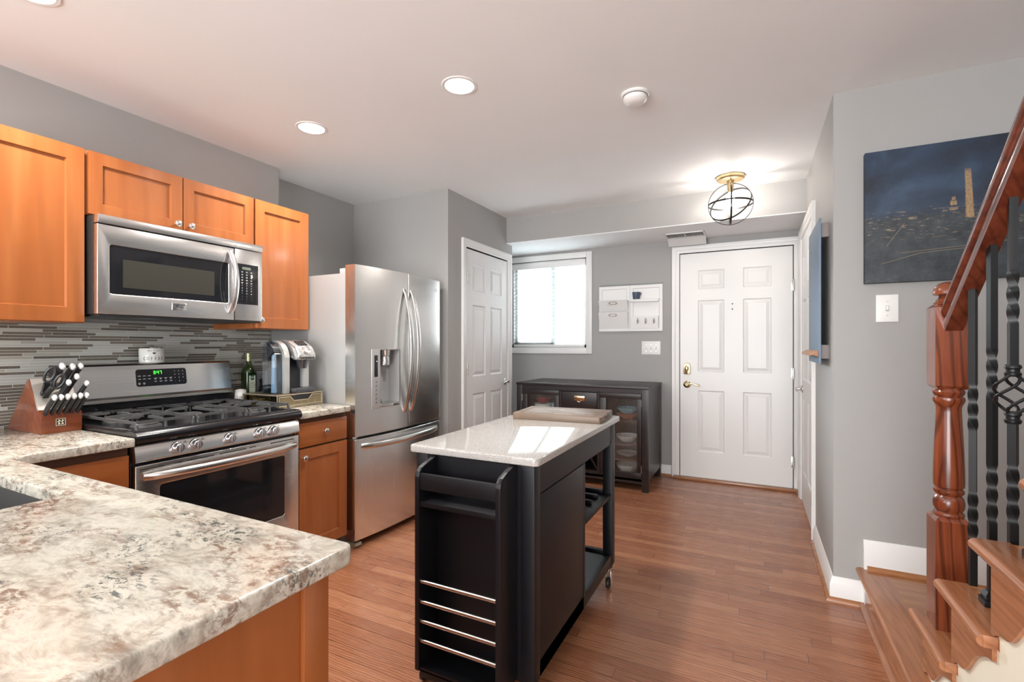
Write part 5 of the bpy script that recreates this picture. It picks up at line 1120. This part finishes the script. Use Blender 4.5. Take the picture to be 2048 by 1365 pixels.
def switch(name, Mx, gangs, label):
    t = thing(name, Mx.translation, label, 'light switch'); w_ = .072 if gangs == 1 else .072+.045*(gangs-1); m_ = MB(Mx); m_.box(-w_/2-.006, w_/2+.006, -.063, .063, 0, .006, .003); m_.build('cover_plate', PLASTICW, t)
    for g in range(gangs):
        x = (g-(gangs-1)/2)*.046; m_ = MB(Mx); m_.prism([(-.011, .006), (.011, .006), (.004, .016), (-.003, .014)], 'X', x-.005, x+.005) if False else m_.box(x-.005, x+.005, -.008, .012, .005, .014, .002); m_.build('toggle', PLASTICW, t)
        m_ = MB(Mx); m_.box(x-.0065, x+.0065, -.0135, .0135, .0055, .0065); m_.build('toggle_slot', plain('slot_grey', (.5, .5, .49), .5), t)
        m_ = MB(Mx); 
        for yy in (-.032, .032): m_.cyl((x, yy, .005), (x, yy, .0068), .003, seg=10)
        m_.build('screws', NICKEL, t)
    return t
switch('light_switch', face(.547, YP, 1.388, '-Y'), 1, 'single white toggle switch on the wall under the night painting')
switch('light_switch', face(-.870, YB, 1.191, '-Y'), 3, 'triple white toggle switch plate left of the front door')
# painting
pa = thing('painting', (.458, YP-.001, 1.503), 'dark blue night city canvas painting on the stair wall', 'painting')
m_ = MB(face(.458, YP-.001, 1.503, '-Y')); m_.box(0, .90, 0, .603, 0, .035, .003)
pobj = m_.build('canvas', CANVAS, pa)
Mp = face(.458, YP-.0365, 1.503, '-Y')
m_ = MB(Mp)
rs = random.Random(3)
for k in range(16):
    x = rs.uniform(.05, .86); z = rs.uniform(.17, .262); l = rs.uniform(.004, .035); a = rs.uniform(-.12, .25)
    m_.prism([(x, z), (x+l, z+l*a), (x+l, z+l*a+.0008), (x, z+.0012)], 'Z', 0, .0008)
for p0, p1 in (((.08, .165), (.145, .262)), ((.13, .13), (.36, .145)), ((.36, .145), (.88, .185)), ((.06, .085), (.20, .125)), ((.20, .125), (.45, .14))):
    d_ = Vector((p1[0]-p0[0], p1[1]-p0[1])).normalized(); pv = Vector((-d_.y, d_.x))*.0011; m_.prism([(p0[0]+pv.x, p0[1]+pv.y), (p0[0]-pv.x, p0[1]-pv.y), (p1[0]-pv.x, p1[1]-pv.y), (p1[0]+pv.x, p1[1]+pv.y)], 'Z', 0, .0008)
m_.build('painted_lights', plain('painted_light_gold', (.20, .165, .11), .6), pa)
# chalkboard
cb = thing('chalkboard', (XR-.035, 3.12, 1.12), 'slate blue chalkboard with wooden chalk ledge on the right wall', 'chalkboard')
MB().box(XR-.046, XR-.036, 2.875, 3.37, 1.125, 1.862, .002).build('board', SLATE, cb)
SBM = plain('grey_block', (.25, .22, .21), .6)
for y in (2.90, 3.32):
    for z in (1.15, 1.77): MB().box(XR-.037, XR, y, y+.03, z, z+.07, .001).build('standoff_block', SBM, cb)
MB().prism([(XR-.046, 1.158), (XR-.046, 1.192), (XR-.060, 1.190), (XR-.085, 1.178), (XR-.085, 1.165), (XR-.066, 1.168)], 'Y', 2.90, 3.34, .001).build('chalk_ledge', plain('ledge_wood', (.40, .20, .11), .5), cb)

# ================================================================== STAIRS
st = thing('staircase', (.95, 1.9, 0), 'oak staircase rising toward the right with cream skirt and scroll brackets', 'staircase')
NX = .455; SX = .492; WXR = 1.455
# landing
LZ = .174
def nose(mb, pts, z, th=.024, r=.012):
    """bullnose strip around; simple rounded bar"""
ld = MB(); ld.box(.47, WXR, .55, YP-.001, LZ-.024, LZ); ld.build('landing', TREADX, st)
nb = MB(); P8 = [(.012*cos(R(a)), .012*sin(R(a))) for a in range(0, 360, 30)]
nb.box(.440, .545, .55, YP, LZ-.024, LZ+.0005, .0); nb.cyl((.440, .55, LZ-.0118), (.440, YP, LZ-.0118), .0120, seg=16); nb.build('landing_nosing', TREADY, st)
MB().box(.458, .470, .55, YP, 0, LZ-.024).build('riser', TREADY, st)
MB().prism([(.470, 0), (.436, 0), (.437, .010), (.444, .017), (.458, .019)], 'Y', .55, YP-.018).build('shoe_molding', TREADY, st)
MB().box(.4572, .4588, YP-.04, YP-.0165, 0.0, LZ-.024).build('skirt_end', TRIM, st)
RZ = [(1.973, .352), (1.722, .558), (1.475, .762), (1.228, .966), (.981, 1.17)]
prev = LZ
for i, (ry, tz) in enumerate(RZ):
    ye = RZ[i+1][0] if i+1 < len(RZ) else ry-.247
    m_ = MB(); m_.box(SX, WXR, ye-.02, ry+.025, tz-.028, tz-.0002); m_.cyl((SX, ry+.025, tz-.0142), (WXR, ry+.025, tz-.0142), .0138, seg=14); td = m_.build('tread', TREADX, st)
    # return nosing along the open side, and front nosing board
    m_ = MB(); m_.box(NX+.012, NX+.075, ye-.012, ry+.038, tz-.0285, tz, .001); m_.cyl((NX+.014, ye-.010, tz-.0142), (NX+.014, ry+.036, tz-.0142), .0140, seg=16); m_.ball((NX+.014, ry+.036, tz-.0142), .0140); m_.build('return_nosing', TREADY, td)
    MB().box(SX, WXR, ry-.016, ry, prev-.001, tz-.028).build('riser', TREADX, st)
    # scroll bracket below the return nosing
    z0 = tz-.0285; yb = ye-.006; drop = z0-prev-.002; prof = [(yb, z0), (ry, z0), (ry, z0-drop), (ry-.012, z0-drop)]
    for k in range(1, 25):
        f = k/24; sm = f*f*(3-2*f); prof.append((ry-.012+(yb-ry+.012)*f, z0-drop+(drop-.030)*sm+.012*sin(f*2*pi*2)*(1-f)))
    m_ = MB(); m_.prism(prof, 'X', SX-.008, SX+.002, .0); m_.build('bracket', TREADY, st)
    prev = tz
# cream stringer / skirt
m_ = MB(); pts = [(RZ[0][0], 0), (RZ[0][0], RZ[0][1]-.028)]
for i, (ry, tz) in enumerate(RZ):
    ye = RZ[i+1][0] if i+1 < len(RZ) else ry-.247
    pts += [(ry, tz-.028), (ye, tz-.028)]
pts += [(.734, 0)]
seen = []; [seen.append(p) for p in pts if not seen or (abs(p[0]-seen[-1][0])+abs(p[1]-seen[-1][1])) > 1e-5]
m_.prism(seen, 'X', SX+.0005, SX+.02); m_.build('skirt', CREAM, st)
# railing
rl = thing('stair_railing', (.53, 1.92, .352), 'cherry newel post and handrail with twisted black iron balusters', 'railing')
NW = .085; nx0, ny0 = .494, 1.889; nxc, nyc = nx0+NW/2, ny0+NW/2; TB = .352
nw = MB()
def blk(z0, z1, c=.010, cb=None):
    cb = c if cb is None else cb
    t = bmesh.new(); n0 = MB(); a = NW/2
    rings = []
    for z, k in ((z0, a-cb), (z0+cb, a), (z1-c, a), (z1, a-c)):
        rings.append([t.verts.new((nxc+sx_*k, nyc+sy_*k, z)) for sx_, sy_ in ((-1, -1), (1, -1), (1, 1), (-1, 1))])
    for A, B in zip(rings, rings[1:]):
        for j in range(4): t.faces.new((A[j], A[(j+1) % 4], B[(j+1) % 4], B[j]))
    t.faces.new(rings[0]); t.faces.new(rings[-1]); bmesh.ops.recalc_face_normals(t, faces=t.faces[:]); nw._add(t)
blk(TB, .695, .012, .0001); blk(1.085, 1.345, .010)
nw.lathe([(.030, .690), (.036, .694), (.038, .700), (.036, .706), (.032, .709), (.037, .720), (.0385, .735), (.036, .750), (.030, .758), (.034, .762), (.037, .768), (.037, .774), (.032, .779), (.037, .785), (.038, .80), (.0375, .84), (.0355, .90), (.033, .96), (.0305, 1.015), (.0305, 1.028), (.033, 1.036), (.037, 1.044), (.039, 1.051), (.038, 1.058), (.033, 1.062), (.037, 1.068), (.0395, 1.076), (.034, 1.088), (.02, 1.09)], (nxc, nyc, 0), seg=40)
nw.lathe([(.036, 1.343), (.037, 1.349), (.030, 1.354), (.031, 1.358), (.027, 1.363), (.023, 1.368), (.024, 1.372), (.037, 1.375), (.0385, 1.381), (.035, 1.396), (.025, 1.409), (.012, 1.414), (0, 1.416)], (nxc, nyc, 0), seg=36)
nw.build('newel_post', RAILW, rl, angle=32)
slope = .826
def railz(y): return 1.262+(ny0-y)*slope     # underside centre of the handrail at y
sec = [(-.021, 0), (.021, 0), (.023, .012), (.023, .026), (.020, .030), (.026, .036), (.030, .046), (.029, .056), (.022, .066), (.010, .071), (-.010, .071), (-.022, .066), (-.029, .056), (-.030, .046), (-.026, .036), (-.020, .030), (-.023, .026), (-.023, .012)]
t = bmesh.new(); rings = []
for y in (ny0+.002, 1.6, 1.3, 1.0, .75): rings.append([t.verts.new((nxc+a, y, railz(y)+b*1.25)) for a, b in sec])
for A, B in zip(rings, rings[1:]):
    for j in range(len(sec)): t.faces.new((A[j], A[(j+1) % len(sec)], B[(j+1) % len(sec)], B[j]))
t.faces.new(rings[0]); t.faces.new(rings[-1]); bmesh.ops.recalc_face_normals(t, faces=t.faces[:]); m_ = MB(); m_._add(t); m_.build('handrail', RAILY, rl, angle=40)
def baluster(y, z0, pattern):
    """pattern: list of (fraction0, fraction1) twisted; basket = z centre"""
    z1 = railz(y)+.006; n_ = 260; path = []; tw = []; a = R(0); r = .0078
    t = bmesh.new(); rings = []
    bask = pattern.get('basket'); segs = [(z0, z1)] if not bask else [(z0, bask[0]), (bask[1], z1)]
    m_ = MB()
    for (s0, s1) in segs:
        nn_ = int((s1-s0)/.003); P_ = []; T_ = []; ang = 0
        for k in range(nn_+1):
            z = s0+(s1-s0)*k/nn_; P_.append((nxc+.004, y, z)); T_.append(ang)
            if any(a0 < z < a1 for a0, a1 in pattern['twist']): ang += (s1-s0)/nn_*2*pi/.165
        m_.sweep(P_, [(-r, -r), (r, -r), (r, r), (-r, r)], (0, 1, 0), False, T_)
    o = m_.build('baluster', WIRON, rl, angle=50)
    if bask:
        b0, b1 = bask; q = MB()
        for zz in (b0, b1): q.lathe([(0, -.014), (.013, -.014), (.015, -.010), (.015, -.006), (.012, -.003), (.012, .003), (.015, .006), (.015, .010), (.013, .014), (0, .014)], (nxc+.004, y, zz), seg=20)
        for j in range(4):
            P_ = []
            for k in range(25):
                f = k/24; rr2 = .005+.030*sp(f, 1.3); aa = j*pi/2+f*pi*1.35; P_.append((nxc+.004+rr2*cos(aa), y+rr2*sin(aa), b0+(b1-b0)*f))
            q.tube(P_, .0036, 8)
        q.build('basket', WIRON, o)
    x = nxc+.004; q = MB(); q.box(x-.021, x+.021, y-.021, y+.021, z0, z0+.016, .002).box(x-.017, x+.017, y-.017, y+.017, z0+.016, z0+.024, .002); t2 = bmesh.new()
    rg = [[t2.verts.new((x+sx_*k, y+sy_*k, z)) for sx_, sy_ in ((-1, -1), (1, -1), (1, 1), (-1, 1))] for z, k in ((z0+.024, .018), (z0+.036, .011))]
    for jj in range(4): t2.faces.new((rg[0][jj], rg[0][(jj+1) % 4], rg[1][(jj+1) % 4], rg[1][jj]))
    t2.faces.new(rg[1]); bmesh.ops.recalc_face_normals(t2, faces=t2.faces[:]); q._add(t2); q.build('shoe', WIRON, o)
baluster(1.760, .352, {'twist': [(.679, .815), (.983, 1.110)]})
baluster(1.640, .558, {'twist': [(.766, .917), (1.08, 1.212)]})
baluster(1.530, .558, {'twist': [(.798, .941), (1.268, 1.393)], 'basket': (1.050, 1.160)})
baluster(1.412, .762, {'twist': [(.95, 1.10), (1.40, 1.53)]})
baluster(1.285, .762, {'twist': [(1.0, 1.2)]})
